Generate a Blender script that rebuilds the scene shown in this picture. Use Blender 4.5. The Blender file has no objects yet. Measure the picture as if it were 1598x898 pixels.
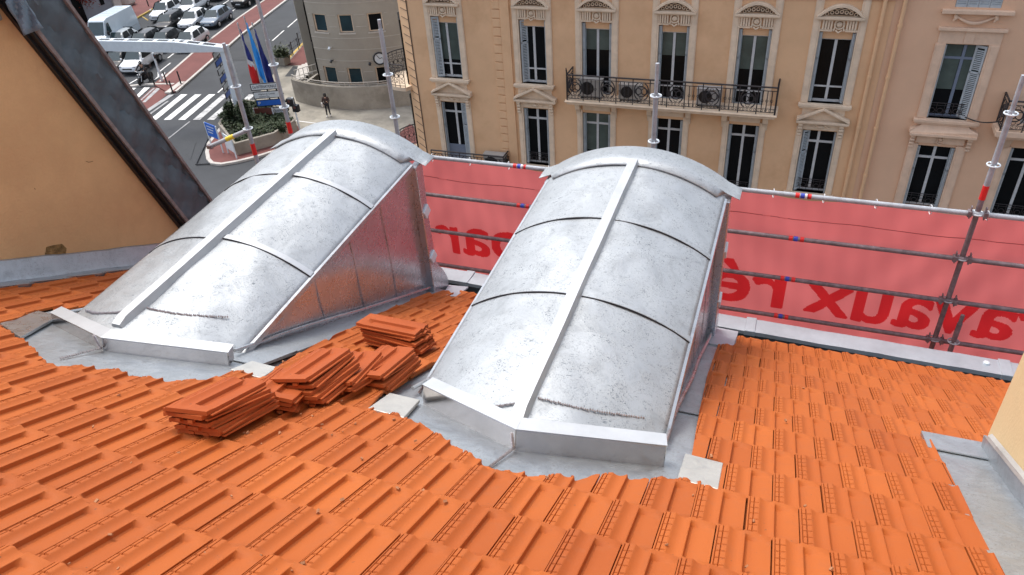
import bpy, math, random
import numpy as np
from mathutils import Vector, Matrix
random.seed(7); rng = np.random.default_rng(7)
R = math.radians
sc = bpy.context.scene
col = sc.collection

# ------------------------------------------------------------------ camera, sky, sun
YAW, PITCH, ROLL, FPX = -0.3908, 0.6185, 0.0781, 1174.0
def cam_axes():
    cy, sy, cp, sp = math.cos(YAW), math.sin(YAW), math.cos(PITCH), math.sin(PITCH)
    fwd = np.array([sy*cp, cy*cp, -sp]); right = np.array([cy, -sy, 0.0]); down = np.cross(fwd, right)
    cr, sr = math.cos(ROLL), math.sin(ROLL)
    return np.array([cr*right+sr*down, -sr*right+cr*down, fwd])
AX = cam_axes()
cd = bpy.data.cameras.new('camera'); cam = bpy.data.objects.new('camera', cd); col.objects.link(cam)
m = Matrix.Identity(4)
for i in range(3):
    m[i][0] = AX[0][i]; m[i][1] = -AX[1][i]; m[i][2] = -AX[2][i]
cam.matrix_world = m
cd.sensor_width = 36.0; cd.lens = FPX/1598*36.0; cd.clip_start = 0.05; cd.clip_end = 600.0
sc.camera = cam

SUN_EL, SUN_AZ = 66.0, -62.0     # azimuth measured from +Y towards +X
w = bpy.data.worlds.new('World'); sc.world = w; w.use_nodes = True
nt = w.node_tree; nt.nodes.clear()
sky = nt.nodes.new('ShaderNodeTexSky'); sky.sky_type = 'NISHITA'; sky.sun_disc = False
sky.sun_elevation = R(SUN_EL); sky.sun_rotation = R(SUN_AZ); sky.air_density = 1.0; sky.dust_density = 3.0; sky.ozone_density = 1.0
hsv = nt.nodes.new('ShaderNodeHueSaturation'); hsv.inputs['Saturation'].default_value = 0.55
bg = nt.nodes.new('ShaderNodeBackground'); bg.inputs['Strength'].default_value = 0.15
wo = nt.nodes.new('ShaderNodeOutputWorld')
nt.links.new(sky.outputs[0], hsv.inputs['Color']); nt.links.new(hsv.outputs[0], bg.inputs['Color']); nt.links.new(bg.outputs[0], wo.inputs['Surface'])
sl = bpy.data.lights.new('sun', 'SUN'); sl.energy = 1.1; sl.angle = R(20); sl.color = (1.0, 0.96, 0.9)
so = bpy.data.objects.new('sun', sl); col.objects.link(so)
sd = Vector((math.sin(R(SUN_AZ))*math.cos(R(SUN_EL)), math.cos(R(SUN_AZ))*math.cos(R(SUN_EL)), math.sin(R(SUN_EL))))
so.rotation_euler = sd.to_track_quat('Z', 'Y').to_euler()
sc.view_settings.view_transform = 'Standard'; sc.view_settings.look = 'None'
sc.view_settings.exposure = 0.92; sc.view_settings.gamma = 1.0; sc.view_settings.use_curve_mapping = False
sc.render.engine = 'CYCLES'
sc.cycles.use_denoising = True
sc.cycles.max_bounces = 6; sc.cycles.diffuse_bounces = 3; sc.cycles.glossy_bounces = 4; sc.cycles.transmission_bounces = 4

# ------------------------------------------------------------------ places: rays of the surveyed camera cut real planes (roof, facade, street)
GZ = -20.0                                        # street level; the camera is the origin
def ray(x, y): return AX.T @ np.array([(x-799)/FPX, (y-449)/FPX, 1.0])
def proj(p):
    c = AX @ np.array(p, float); return 799+FPX*c[0]/c[2], 449+FPX*c[1]/c[2]
def onX(x, y, X): d = ray(x, y); return d*(X/d[0])
def onY(x, y, Y): d = ray(x, y); return d*(Y/d[1])
def onZ(x, y, Z): d = ray(x, y); return d*(Z/d[2])
def gp(x, y, z=GZ): q = onZ(x, y, z); return float(q[0]), float(q[1])
RH, TH = 1.68, 0.4694                              # roof plane: 1.68 m under the camera, pitch 26.9 degrees
TW, TR, U0, V0 = 0.067*RH*2, 0.217*RH, -0.8213*RH, 0.7713*RH
CT, ST = math.cos(TH), math.sin(TH)
def RF(u, s, h=0.0): return (u, s*CT+h*ST, -RH-s*ST+h*CT)
def rp(x, y, h=0.0):
    d = ray(x, y); t = -(RH-h/CT)/(d[2]+math.tan(TH)*d[1]); q = d*t
    return float(q[0]), float((q[1]-h*ST)/CT)
def roofz(y): return -RH-math.tan(TH)*y

# ------------------------------------------------------------------ materials
def mat(name, c, rough=0.7, metal=0.0, var=0.12, scale=3.0, bump=0.0, bscale=40.0, spec=0.5, stain=None, stscale=0.7, coat=0.0, detail=6.0):
    m = bpy.data.materials.new(name); m.use_nodes = True
    nt = m.node_tree; N = nt.nodes; L = nt.links; b = N['Principled BSDF']
    b.inputs['Roughness'].default_value = rough; b.inputs['Metallic'].default_value = metal
    b.inputs['Specular IOR Level'].default_value = spec; b.inputs['Coat Weight'].default_value = coat
    tc = N.new('ShaderNodeTexCoord')
    c4 = (*c, 1)
    if var > 0:
        n = N.new('ShaderNodeTexNoise'); n.inputs['Scale'].default_value = scale; n.inputs['Detail'].default_value = detail; n.inputs['Roughness'].default_value = 0.65
        L.new(tc.outputs['Object'], n.inputs['Vector'])
        r = N.new('ShaderNodeValToRGB'); r.color_ramp.elements[0].position = 0.3; r.color_ramp.elements[1].position = 0.72
        r.color_ramp.elements[0].color = tuple(max(0, v*(1-var)) for v in c)+(1,)
        r.color_ramp.elements[1].color = tuple(min(1, v*(1+var)) for v in c)+(1,)
        L.new(n.outputs['Fac'], r.inputs['Fac']); last = r.outputs['Color']
        if stain:
            n2 = N.new('ShaderNodeTexNoise'); n2.inputs['Scale'].default_value = stscale; n2.inputs['Detail'].default_value = 5; n2.inputs['Roughness'].default_value = 0.7
            L.new(tc.outputs['Object'], n2.inputs['Vector'])
            r2 = N.new('ShaderNodeValToRGB'); r2.color_ramp.elements[0].position = 0.48; r2.color_ramp.elements[1].position = 0.66
            r2.color_ramp.elements[0].color = (0, 0, 0, 1); r2.color_ramp.elements[1].color = (1, 1, 1, 1)
            L.new(n2.outputs['Fac'], r2.inputs['Fac'])
            mx = N.new('ShaderNodeMixRGB'); mx.inputs['Color2'].default_value = (*stain, 1)
            L.new(r2.outputs['Color'], mx.inputs['Fac']); L.new(last, mx.inputs['Color1']); last = mx.outputs['Color']
        L.new(last, b.inputs['Base Color'])
    else:
        b.inputs['Base Color'].default_value = c4
    if bump > 0:
        n3 = N.new('ShaderNodeTexNoise'); n3.inputs['Scale'].default_value = bscale; n3.inputs['Detail'].default_value = 6
        L.new(tc.outputs['Object'], n3.inputs['Vector'])
        bp = N.new('ShaderNodeBump'); bp.inputs['Strength'].default_value = bump; bp.inputs['Distance'].default_value = 0.02
        L.new(n3.outputs['Fac'], bp.inputs['Height']); L.new(bp.outputs['Normal'], b.inputs['Normal'])
    return m

def zinc_mat(name, c, rough, grime, worn, bstr, rv=1.0, met=.8):
    """bare zinc sheet: dull milky film broken by scratches and handling marks"""
    m = bpy.data.materials.new(name); m.use_nodes = True
    nt = m.node_tree; N = nt.nodes; L = nt.links; b = N['Principled BSDF']
    b.inputs['Metallic'].default_value = met
    tc = N.new('ShaderNodeTexCoord')
    def noise(scale, detail, dist=0.0, ro=0.6):
        n = N.new('ShaderNodeTexNoise'); n.inputs['Scale'].default_value = scale; n.inputs['Detail'].default_value = detail
        n.inputs['Distortion'].default_value = dist; n.inputs['Roughness'].default_value = ro
        L.new(tc.outputs['Object'], n.inputs['Vector']); return n
    def ramp(src, a, bb, ca=(0, 0, 0, 1), cb=(1, 1, 1, 1)):
        r = N.new('ShaderNodeValToRGB'); r.color_ramp.elements[0].position = a; r.color_ramp.elements[1].position = bb
        r.color_ramp.elements[0].color = ca; r.color_ramp.elements[1].color = cb; L.new(src, r.inputs['Fac']); return r
    big = noise(1.6, 6, 0.6); fine = noise(34, 6, 3.2, 0.66); mid = noise(7.0, 7, 1.6, 0.68)
    base = ramp(big.outputs['Fac'], 0.32, 0.68, tuple(v*0.86 for v in c)+(1,), tuple(min(1, v*1.06) for v in c)+(1,))
    sc1 = ramp(fine.outputs['Fac'], 0.53, 0.60)
    reg = ramp(mid.outputs['Fac'], 0.40, 0.60)
    mul = N.new('ShaderNodeMath'); mul.operation = 'MULTIPLY'; L.new(sc1.outputs[0], mul.inputs[0]); L.new(reg.outputs[0], mul.inputs[1])
    mul2 = N.new('ShaderNodeMath'); mul2.operation = 'MULTIPLY'; L.new(mul.outputs[0], mul2.inputs[0]); mul2.inputs[1].default_value = worn
    mx = N.new('ShaderNodeMixRGB'); L.new(mul2.outputs[0], mx.inputs['Fac']); L.new(base.outputs[0], mx.inputs['Color1']); mx.inputs['Color2'].default_value = (*grime, 1)
    sm = noise(3.2, 8, 1.2, 0.7); smr = ramp(sm.outputs['Fac'], 0.52, 0.66)
    mx2 = N.new('ShaderNodeMixRGB'); mm = N.new('ShaderNodeMath'); mm.operation = 'MULTIPLY'; mm.inputs[1].default_value = 0.42*rv
    L.new(smr.outputs[0], mm.inputs[0]); L.new(mm.outputs[0], mx2.inputs['Fac']); L.new(mx.outputs[0], mx2.inputs['Color1']); mx2.inputs['Color2'].default_value = (*[v*0.55 for v in c], 1)
    L.new(mx2.outputs[0], b.inputs['Base Color'])
    rr = ramp(mid.outputs['Fac'], 0.3, 0.7, (rough-0.08*rv,)*3+(1,), (rough+0.14*rv,)*3+(1,))
    L.new(rr.outputs[0], b.inputs['Roughness'])
    ad = N.new('ShaderNodeMath'); ad.operation = 'MULTIPLY_ADD'; L.new(big.outputs['Fac'], ad.inputs[0]); ad.inputs[1].default_value = 3.0; L.new(mid.outputs['Fac'], ad.inputs[2])
    ad2 = N.new('ShaderNodeMath'); ad2.operation = 'MULTIPLY_ADD'; L.new(fine.outputs['Fac'], ad2.inputs[0]); ad2.inputs[1].default_value = 0.15; L.new(ad.outputs[0], ad2.inputs[2])
    bp = N.new('ShaderNodeBump'); bp.inputs['Strength'].default_value = bstr; bp.inputs['Distance'].default_value = 0.02
    L.new(ad2.outputs[0], bp.inputs['Height']); L.new(bp.outputs['Normal'], b.inputs['Normal'])
    return m

def tile_mat(name, c0, c1, c2):
    m = bpy.data.materials.new(name); m.use_nodes = True
    nt = m.node_tree; N = nt.nodes; L = nt.links; b = N['Principled BSDF']
    b.inputs['Roughness'].default_value = 0.72; b.inputs['Specular IOR Level'].default_value = 0.3
    tc = N.new('ShaderNodeTexCoord'); at = N.new('ShaderNodeAttribute'); at.attribute_name = 'tint'
    r = N.new('ShaderNodeValToRGB'); r.color_ramp.elements[0].color = (*c0, 1); r.color_ramp.elements[1].color = (*c1, 1)
    n = N.new('ShaderNodeTexNoise'); n.inputs['Scale'].default_value = 1.1; n.inputs['Detail'].default_value = 5; L.new(tc.outputs['Object'], n.inputs['Vector'])
    a = N.new('ShaderNodeMath'); a.operation = 'MULTIPLY_ADD'; L.new(n.outputs['Fac'], a.inputs[0]); a.inputs[1].default_value = 0.9; a.inputs[2].default_value = -0.45
    s = N.new('ShaderNodeMath'); s.operation = 'ADD'; L.new(a.outputs[0], s.inputs[0]); L.new(at.outputs['Fac'], s.inputs[1])
    L.new(s.outputs[0], r.inputs['Fac'])
    n2 = N.new('ShaderNodeTexNoise'); n2.inputs['Scale'].default_value = 14; n2.inputs['Detail'].default_value = 8; n2.inputs['Roughness'].default_value = 0.7; L.new(tc.outputs['Object'], n2.inputs['Vector'])
    r2 = N.new('ShaderNodeValToRGB'); r2.color_ramp.elements[0].position = 0.5; r2.color_ramp.elements[1].position = 0.8; r2.color_ramp.elements[1].color = (.55, .55, .55, 1); r2.color_ramp.elements[0].color = (0, 0, 0, 1)
    L.new(n2.outputs['Fac'], r2.inputs['Fac'])
    mx = N.new('ShaderNodeMixRGB'); L.new(r2.outputs[0], mx.inputs['Fac']); L.new(r.outputs[0], mx.inputs['Color1']); mx.inputs['Color2'].default_value = (*c2, 1)
    # small dirt specks
    n4 = N.new('ShaderNodeTexNoise'); n4.inputs['Scale'].default_value = 55; n4.inputs['Detail'].default_value = 2; L.new(tc.outputs['Object'], n4.inputs['Vector'])
    r4 = N.new('ShaderNodeValToRGB'); r4.color_ramp.elements[0].position = 0.74; r4.color_ramp.elements[1].position = 0.78; L.new(n4.outputs['Fac'], r4.inputs['Fac'])
    mx4 = N.new('ShaderNodeMixRGB'); L.new(r4.outputs[0], mx4.inputs['Fac']); L.new(mx.outputs[0], mx4.inputs['Color1']); mx4.inputs['Color2'].default_value = (.18, .07, .03, 1)
    L.new(mx4.outputs[0], b.inputs['Base Color'])
    n3 = N.new('ShaderNodeTexNoise'); n3.inputs['Scale'].default_value = 120; n3.inputs['Detail'].default_value = 4; L.new(tc.outputs['Object'], n3.inputs['Vector'])
    bp = N.new('ShaderNodeBump'); bp.inputs['Strength'].default_value = 0.25; bp.inputs['Distance'].default_value = 0.003
    L.new(n3.outputs['Fac'], bp.inputs['Height']); L.new(bp.outputs['Normal'], b.inputs['Normal'])
    return m

def glass_mat(name, c, rough=0.06, spec_=.9):
    m = mat(name, c, rough, 0, 0.35, 0.8, spec=spec_); return m

M = {}
M['tile'] = tile_mat('terracotta_tile', (.34, .075, .013), (.47, .122, .022), (.33, .10, .035))
M['tile_loose'] = tile_mat('loose_terracotta', (.34, .065, .012), (.43, .095, .020), (.29, .065, .02))
M['zinc'] = zinc_mat('zinc_sheet', (.44, .465, .48), 0.50, (.11, .13, .15), 0.85, 0.16, 1, .55)
M['zinc_wall'] = zinc_mat('zinc_cheek', (.56, .56, .59), 0.27, (.42, .42, .44), 0.10, 0.006, .2, .80)
M['zinc_kerb'] = zinc_mat('zinc_kerb', (.47, .45, .45), 0.2, (.36, .36, .38), 0.2, 0.010, .4, .95)
M['zinc_bright'] = mat('zinc_cover_strip', (.50, .52, .535), .5, .55, .10, 4, .12, 12)
M['bluish_glass'] = mat('bluish_window_glass', (.02, .045, .055), .2, 0, .3, 1, spec=.4)
M['half_worn_paint'] = mat('half_worn_paint', (.55, .55, .54), .8, 0, .3, 2.5, stain=(.25, .25, .25), stscale=1.5)
M['zinc_ledge'] = mat('zinc_ledge_sheet', (.42, .47, .51), .55, .45, .14, 3, .2, 8)
M['membrane_light'] = mat('faded_membrane', (.17, .225, .27), .6, 0, .2, 4, .6, 10)
M['zinc_flat'] = zinc_mat('zinc_flashing', (.45, .48, .50), 0.46, (.22, .20, .18), 0.6, 0.16)
M['zinc_trim'] = zinc_mat('zinc_trim', (.52, .535, .545), 0.28, (.4, .4, .42), 0.25, 0.12)
M['zinc_patch'] = zinc_mat('zinc_patch', (.58, .57, .53), 0.6, (.5, .48, .42), 0.35, 0.12)
M['weld'] = mat('solder', (.48, .44, .44), 0.5, 0.7, 0.4, 60)
M['gutter'] = mat('gutter_lining', (.045, .05, .055), 0.6, 0.2, 0.3, 5)
M['ochre_wall'] = mat('ochre_render', (.66, .40, .195), 0.88, 0, 0.09, 1.3, 0.3, 45, 0.2, stain=(.61, .36, .175), stscale=1.1)
M['plaster_patch'] = mat('bare_plaster', (.25, .15, .06), 0.95, 0, 0.5, 14, 0.9, 50, 0.1)
M['membrane'] = mat('roofing_membrane', (.080, .100, .112), 0.55, 0, 0.15, 3.5, .6, 9, 0.45)
M['batten'] = mat('weathered_batten', (.23, .185, .17), 0.85, 0, 0.3, 20, 0.4, 60)
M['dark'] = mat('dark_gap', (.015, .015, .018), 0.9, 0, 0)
M['cream_wall'] = mat('cream_render', (.66, .50, .28), 0.88, 0, 0.05, 2.5, 0.15, 50, 0.2)
M['facade'] = mat('facade_ochre', (.72, .465, .275), 0.9, 0, 0.08, 0.6, 0.1, 30, 0.15, stain=(.62, .385, .22), stscale=0.35)
M['facade_pink'] = mat('facade_salmon', (.70, .455, .305), 0.9, 0, 0.06, 0.6, 0.1, 30, 0.15)
M['trim'] = mat('stone_trim', (.72, .58, .435), 0.88, 0, 0.14, 2.5, 0.2, 30, 0.15)
M['trim_pink'] = mat('stone_trim_salmon', (.70, .51, .375), 0.88, 0, 0.12, 2.5, 0.2, 30, 0.15)
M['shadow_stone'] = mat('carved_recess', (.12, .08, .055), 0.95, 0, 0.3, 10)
M['window_frame'] = mat('painted_window_frame', (.52, .54, .55), 0.5, 0, 0.12, 6)
M['frame_blue'] = mat('blue_grey_frame', (.16, .20, .27), 0.5, 0, 0.12, 6)
M['shutter'] = mat('grey_blue_shutter', (.40, .45, .48), 0.65, 0, 0.15, 5)
M['glass'] = glass_mat('dark_window_glass', (.006, .007, .008), 0.25, spec_=.12)
M['glass_green'] = mat('curtained_window_glass', (.075, .10, .09), 0.3, 0, 0.3, 1.5, spec=0.3)
M['iron'] = mat('wrought_iron', (.035, .03, .032), 0.6, 0.2, 0.3, 10)
M['scaffold'] = mat('galvanised_tube', (.38, .40, .43), 0.6, 0.1, 0.25, 12)
M['scaffold_dark'] = mat('rusty_tube', (.20, .16, .17), 0.6, 0.25, 0.4, 14)
M['red_tape'] = mat('red_tape', (.7, .02, .02), 0.5, 0, 0.1, 10)
M['blue_tape'] = mat('blue_tape', (.03, .06, .45), 0.5, 0, 0.1, 10)
M['white_tape'] = mat('white_tape', (.7, .7, .7), 0.5, 0, 0.1, 10)
M['yellow_tape'] = mat('yellow_tape', (.8, .62, .04), 0.5, 0, 0.1, 10)
M['asphalt'] = mat('asphalt', (.068, .072, .077), 0.9, 0, 0.2, 0.25, 0.3, 30, 0.3, stain=(.062, .066, .070), stscale=0.15)
M['asphalt_patch'] = mat('asphalt_patch', (.05, .053, .056), 0.9, 0, 0.2, 0.8)
M['red_pave'] = mat('red_asphalt', (.165, .06, .052), 0.9, 0, 0.14, 0.7)
M['stone_pave'] = mat('stone_paving', (.31, .285, .235), 0.85, 0, 0.3, 0.6, stain=(.20, .19, .16), stscale=0.45)
M['kerb'] = mat('kerb_stone', (.50, .47, .43), 0.85, 0, 0.15, 2)
M['white_paint'] = mat('road_paint', (.78, .78, .76), 0.7, 0, 0.12, 1.5, stain=(.52, .52, .5), stscale=0.8)
M['worn_paint'] = mat('worn_road_paint', (.36, .36, .36), 0.8, 0, 0.35, 2.0)
M['yellow_paint'] = mat('yellow_road_paint', (.5, .34, .08), 0.8, 0, 0.2, 2.0)
M['grey_clad'] = mat('stone_cladding', (.37, .335, .275), 0.75, 0, 0.12, 0.5, stain=(.32, .285, .235), stscale=0.3)
M['clad_line'] = mat('cladding_joint', (.52, .48, .42), 0.8, 0, 0.1, 2)
M['concrete'] = mat('concrete', (.33, .30, .25), 0.85, 0, 0.2, 0.8, stain=(.24, .215, .175), stscale=0.7)
M['white_metal'] = mat('white_painted_metal', (.66, .72, .76), 0.4, 0.1, 0.08, 3)
M['steel'] = mat('painted_steel', (.45, .47, .49), 0.45, 0.4, 0.15, 5)
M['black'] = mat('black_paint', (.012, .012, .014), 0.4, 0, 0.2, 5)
M['leaf'] = mat('dark_leaves', (.035, .055, .02), 0.6, 0, 0.5, 3)
M['leaf2'] = mat('olive_leaves', (.06, .08, .035), 0.6, 0, 0.5, 3)
M['soil'] = mat('soil', (.05, .04, .03), 0.95, 0, 0.4, 6)
M['tyre'] = mat('rubber', (.012, .012, .012), 0.8, 0, 0.2, 5)
M['chrome'] = mat('bright_metal', (.55, .56, .58), 0.3, 0.9, 0.1, 5)
M['carglass'] = mat('car_glass', (.02, .04, .045), 0.08, 0, 0.2, 2, spec=.8)
M['side_glass'] = mat('car_side_glass', (.008, .01, .012), 0.3, 0, 0.2, 2, spec=.2)
M['skin'] = mat('skin', (.45, .27, .19), 0.6, 0, 0.05, 5)
M['hair'] = mat('dark_hair', (.012, .009, .008), 0.6, 0, 0.3, 20)
M['cloth_black'] = mat('black_cloth', (.018, .018, .022), 0.9, 0, 0.3, 15)
M['cloth_brown'] = mat('dark_brown_jacket', (.05, .03, .025), 0.85, 0, 0.3, 12)
M['cloth_white'] = mat('white_cloth', (.65, .63, .6), 0.85, 0, 0.1, 8)
M['blue_sign'] = mat('blue_sign', (.02, .12, .5), 0.4, 0, 0.05, 3)
M['white_sign'] = mat('white_sign', (.62, .66, .68), 0.45, 0, 0.06, 6)
M['brown_sign'] = mat('brown_sign', (.12, .04, .03), 0.5, 0, 0.1, 6)
M['sign_text'] = mat('sign_lettering', (.02, .03, .06), 0.5, 0, 0)
M['flag_blue'] = mat('flag_blue_cloth', (.015, .035, .2), 0.7, 0, 0.15, 3)
M['flag_navy'] = mat('flag_navy_cloth', (.01, .02, .17), 0.7, 0, 0.15, 3)
M['flag_sky'] = mat('flag_sky_cloth', (.03, .30, .75), 0.7, 0, 0.12, 3)
M['flag_white'] = mat('flag_white_cloth', (.6, .62, .65), 0.7, 0, 0.08, 3)
M['flag_red'] = mat('flag_red_cloth', (.6, .015, .015), 0.7, 0, 0.12, 3)
M['banner_text'] = mat('banner_print', (.66, .018, .026), 0.6, 0, 0.04, 1.5)
M['ac'] = mat('ac_casing', (.36, .35, .33), 0.5, 0, 0.06, 4)

def banner_mat():
    m = bpy.data.materials.new('scaffold_net'); m.use_nodes = True
    nt = m.node_tree; N = nt.nodes; L = nt.links; b = N['Principled BSDF']; out = N['Material Output']
    b.inputs['Roughness'].default_value = 0.85; b.inputs['Specular IOR Level'].default_value = 0.2
    tc = N.new('ShaderNodeTexCoord'); n = N.new('ShaderNodeTexNoise'); n.inputs['Scale'].default_value = 1.1; n.inputs['Detail'].default_value = 4
    L.new(tc.outputs['Object'], n.inputs['Vector'])
    r = N.new('ShaderNodeValToRGB'); r.color_ramp.elements[0].position = .3; r.color_ramp.elements[1].position = .75
    r.color_ramp.elements[0].color = (.74, .13, .125, 1); r.color_ramp.elements[1].color = (.86, .20, .19, 1)
    L.new(n.outputs['Fac'], r.inputs['Fac']); L.new(r.outputs[0], b.inputs['Base Color'])
    t = N.new('ShaderNodeBsdfTranslucent'); t.inputs['Color'].default_value = (.95, .25, .24, 1)
    mx = N.new('ShaderNodeMixShader'); mx.inputs[0].default_value = 0.5
    L.new(b.outputs[0], mx.inputs[1]); L.new(t.outputs[0], mx.inputs[2]); L.new(mx.outputs[0], out.inputs['Surface'])
    return m
M['banner'] = banner_mat()
def thin_print(m, c, f):
    nt = m.node_tree; N = nt.nodes; L = nt.links; b = N['Principled BSDF']; out = N['Material Output']
    t = N.new('ShaderNodeBsdfTranslucent'); t.inputs['Color'].default_value = (*c, 1); mx = N.new('ShaderNodeMixShader'); mx.inputs[0].default_value = f
    L.new(b.outputs[0], mx.inputs[1]); L.new(t.outputs[0], mx.inputs[2]); L.new(mx.outputs[0], out.inputs['Surface'])
thin_print(M['banner_text'], (.85, .03, .035), .4)

# ------------------------------------------------------------------ mesh helpers
class MB:
    def __init__(s): s.v = []; s.f = []; s.mi = []; s.cur = 0
    def add(s, vs, fs):
        o = len(s.v); s.v += [tuple(float(c) for c in p) for p in vs]
        for f in fs: s.f.append(tuple(o+i for i in f)); s.mi.append(s.cur)
    def hexa(s, p):   # 8 corners: bottom 4 then top 4, both counter-clockwise
        s.add(p, [(3, 2, 1, 0), (4, 5, 6, 7), (0, 1, 5, 4), (1, 2, 6, 5), (2, 3, 7, 6), (3, 0, 4, 7)])
    def box(s, x0, x1, y0, y1, z0, z1):
        s.hexa([(x0, y0, z0), (x1, y0, z0), (x1, y1, z0), (x0, y1, z0), (x0, y0, z1), (x1, y0, z1), (x1, y1, z1), (x0, y1, z1)])
    def obox(s, c, e, mx):   # centre, half sizes, 3x3 matrix
        c = Vector(c); P = [c+mx@Vector((a*e[0], b*e[1], d*e[2])) for d in (-1, 1) for a, b in ((-1, -1), (1, -1), (1, 1), (-1, 1))]
        s.hexa(P)
    def prism(s, poly, d):   # planar polygon extruded by vector d
        n = len(poly); d = Vector(d); a = [Vector(p) for p in poly]; b = [p+d for p in a]
        s.add(a+b, [tuple(range(n-1, -1, -1)), tuple(range(n, 2*n))]+[(i, (i+1) % n, n+(i+1) % n, n+i) for i in range(n)])
    def tube(s, pts, r, n=10, caps=True, closed=False):
        pts = [Vector(p) for p in pts]; rr = r if isinstance(r, (list, tuple)) else [r]*len(pts)
        rings = []; prev = None; k = len(pts)
        for i, p in enumerate(pts):
            if closed: t = (pts[(i+1) % k]-pts[i-1]).normalized()
            else: t = (pts[min(i+1, k-1)]-pts[max(i-1, 0)]).normalized()
            if prev is None: a = t.orthogonal().normalized()
            else:
                a = prev-t*prev.dot(t); a = a.normalized() if a.length > 1e-6 else t.orthogonal().normalized()
            prev = a; b = t.cross(a)
            rings.append([p+(a*math.cos(2*math.pi*j/n)+b*math.sin(2*math.pi*j/n))*rr[i] for j in range(n)])
        fs = []
        for i in range(k if closed else k-1):
            for j in range(n): fs.append((i*n+j, i*n+(j+1) % n, ((i+1) % k)*n+(j+1) % n, ((i+1) % k)*n+j))
        if caps and not closed: fs += [tuple(range(n-1, -1, -1)), tuple((k-1)*n+j for j in range(n))]
        s.add([p for rg in rings for p in rg], fs)
    def cyl(s, p0, p1, r, n=12, r1=None): s.tube([p0, p1], [r, r if r1 is None else r1], n)
    def disc(s, c, nrm, r, t, n=20): c = Vector(c); nrm = Vector(nrm).normalized(); s.tube([c-nrm*t/2, c+nrm*t/2], r, n)
    def ring(s, c, nrm, R_, r, n=20, m=6):
        c = Vector(c); nrm = Vector(nrm).normalized(); a = nrm.orthogonal().normalized(); b = nrm.cross(a)
        s.tube([c+(a*math.cos(2*math.pi*i/n)+b*math.sin(2*math.pi*i/n))*R_ for i in range(n)], r, m, closed=True)
    def grid(s, P):   # 2D list of points
        h, w_ = len(P), len(P[0]); o = len(s.v); s.v += [tuple(float(c) for c in p) for rw in P for p in rw]
        for i in range(h-1):
            for j in range(w_-1): s.f.append((o+i*w_+j, o+i*w_+j+1, o+(i+1)*w_+j+1, o+(i+1)*w_+j)); s.mi.append(s.cur)
    def sheet(s, poly): s.add(poly, [tuple(range(len(poly)))])

def tag(o, label=None, cat=None, group=None, kind=None):
    if label: o['label'] = label
    if cat: o['category'] = cat
    if group: o['group'] = group
    if kind: o['kind'] = kind
    return o
def obj(name, mb, ms, parent=None, smooth=False, bevel=0.0, label=None, angle=35):
    me = bpy.data.meshes.new(name); me.from_pydata(mb.v, [], mb.f)
    ms = ms if isinstance(ms, (list, tuple)) else [ms]
    for m_ in ms: me.materials.append(M[m_] if isinstance(m_, str) else m_)
    if len(ms) > 1: me.polygons.foreach_set('material_index', mb.mi)
    me.validate(); me.update()
    if smooth:
        me.polygons.foreach_set('use_smooth', [True]*len(me.polygons)); me.set_sharp_from_angle(angle=R(angle))
    o = bpy.data.objects.new(name, me); col.objects.link(o)
    if parent: o.parent = parent; o.matrix_parent_inverse = PINV.get(parent.name, Matrix.Identity(4))
    if bevel:
        b = o.modifiers.new('edge', 'BEVEL'); b.width = bevel; b.segments = 1; b.limit_method = 'ANGLE'; b.angle_limit = R(40)
    if label: o['label'] = label
    return o
PINV = {}
def empty(name, loc, label=None, cat=None, group=None, rz=0.0, world=True):
    """an Empty at the thing's base. world=True: its parts are given in world coordinates"""
    o = bpy.data.objects.new(name, None); col.objects.link(o); o.location = loc; o.rotation_euler = (0, 0, rz); o.empty_display_size = 0.2
    if world: PINV[o.name] = (Matrix.Translation(Vector(loc)) @ Matrix.Rotation(rz, 4, 'Z')).inverted()
    return tag(o, label, cat, group)
def sub(name, mb, ms, part, **k):
    """a sub-part of a part mesh that itself sits at the identity of the thing's world frame"""
    o = obj(name, mb, ms, None, **k); o.parent = part; return o
def copy_tree(o, parent=None):
    c = o.copy(); col.objects.link(c); c.parent = parent
    for ch in list(o.children): copy_tree(ch, c)
    return c
def inpoly(P, u, s):
    u = np.asarray(u); s = np.asarray(s); ins = np.zeros(u.shape, bool); n = len(P)
    for i in range(n):
        x1, y1 = P[i]; x2, y2 = P[(i+1) % n]
        if y1 == y2: continue
        c = ((y1 > s) != (y2 > s)) & (u < (x2-x1)*(s-y1)/(y2-y1)+x1); ins ^= c
    return ins
def text_mesh(name, body, mfn, mtl, parent, width=None, height=1.0, bold=0.0, depth=0.002):
    """flat lettering; mfn maps (x, z) of the line of text to a world point"""
    cu = bpy.data.curves.new('tmp_text', 'FONT'); cu.body = body; cu.size = 1.0; cu.offset = bold; cu.resolution_u = 5; cu.extrude = 0.0
    to = bpy.data.objects.new('tmp_text', cu); col.objects.link(to)
    dg = bpy.context.evaluated_depsgraph_get(); me = bpy.data.meshes.new_from_object(to.evaluated_get(dg))
    bpy.data.objects.remove(to); bpy.data.curves.remove(cu)
    xs = [v.co.x for v in me.vertices]; x0, x1 = min(xs), max(xs)
    sx = (width/(x1-x0)) if width else height
    for v in me.vertices: v.co = Vector(mfn((v.co.x-x0)*sx, v.co.y*height))
    me.name = name; me.materials.append(M[mtl]); o = bpy.data.objects.new(name, me); col.objects.link(o)
    if parent: o.parent = parent; o.matrix_parent_inverse = PINV.get(parent.name, Matrix.Identity(4))
    return o
# ================================================================== the roof we stand on
bld = empty('tiled_roof_building', (-1.5, 6.4, GZ), 'orange tiled roof under our feet with two barrel-topped zinc dormers', 'building')

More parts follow.
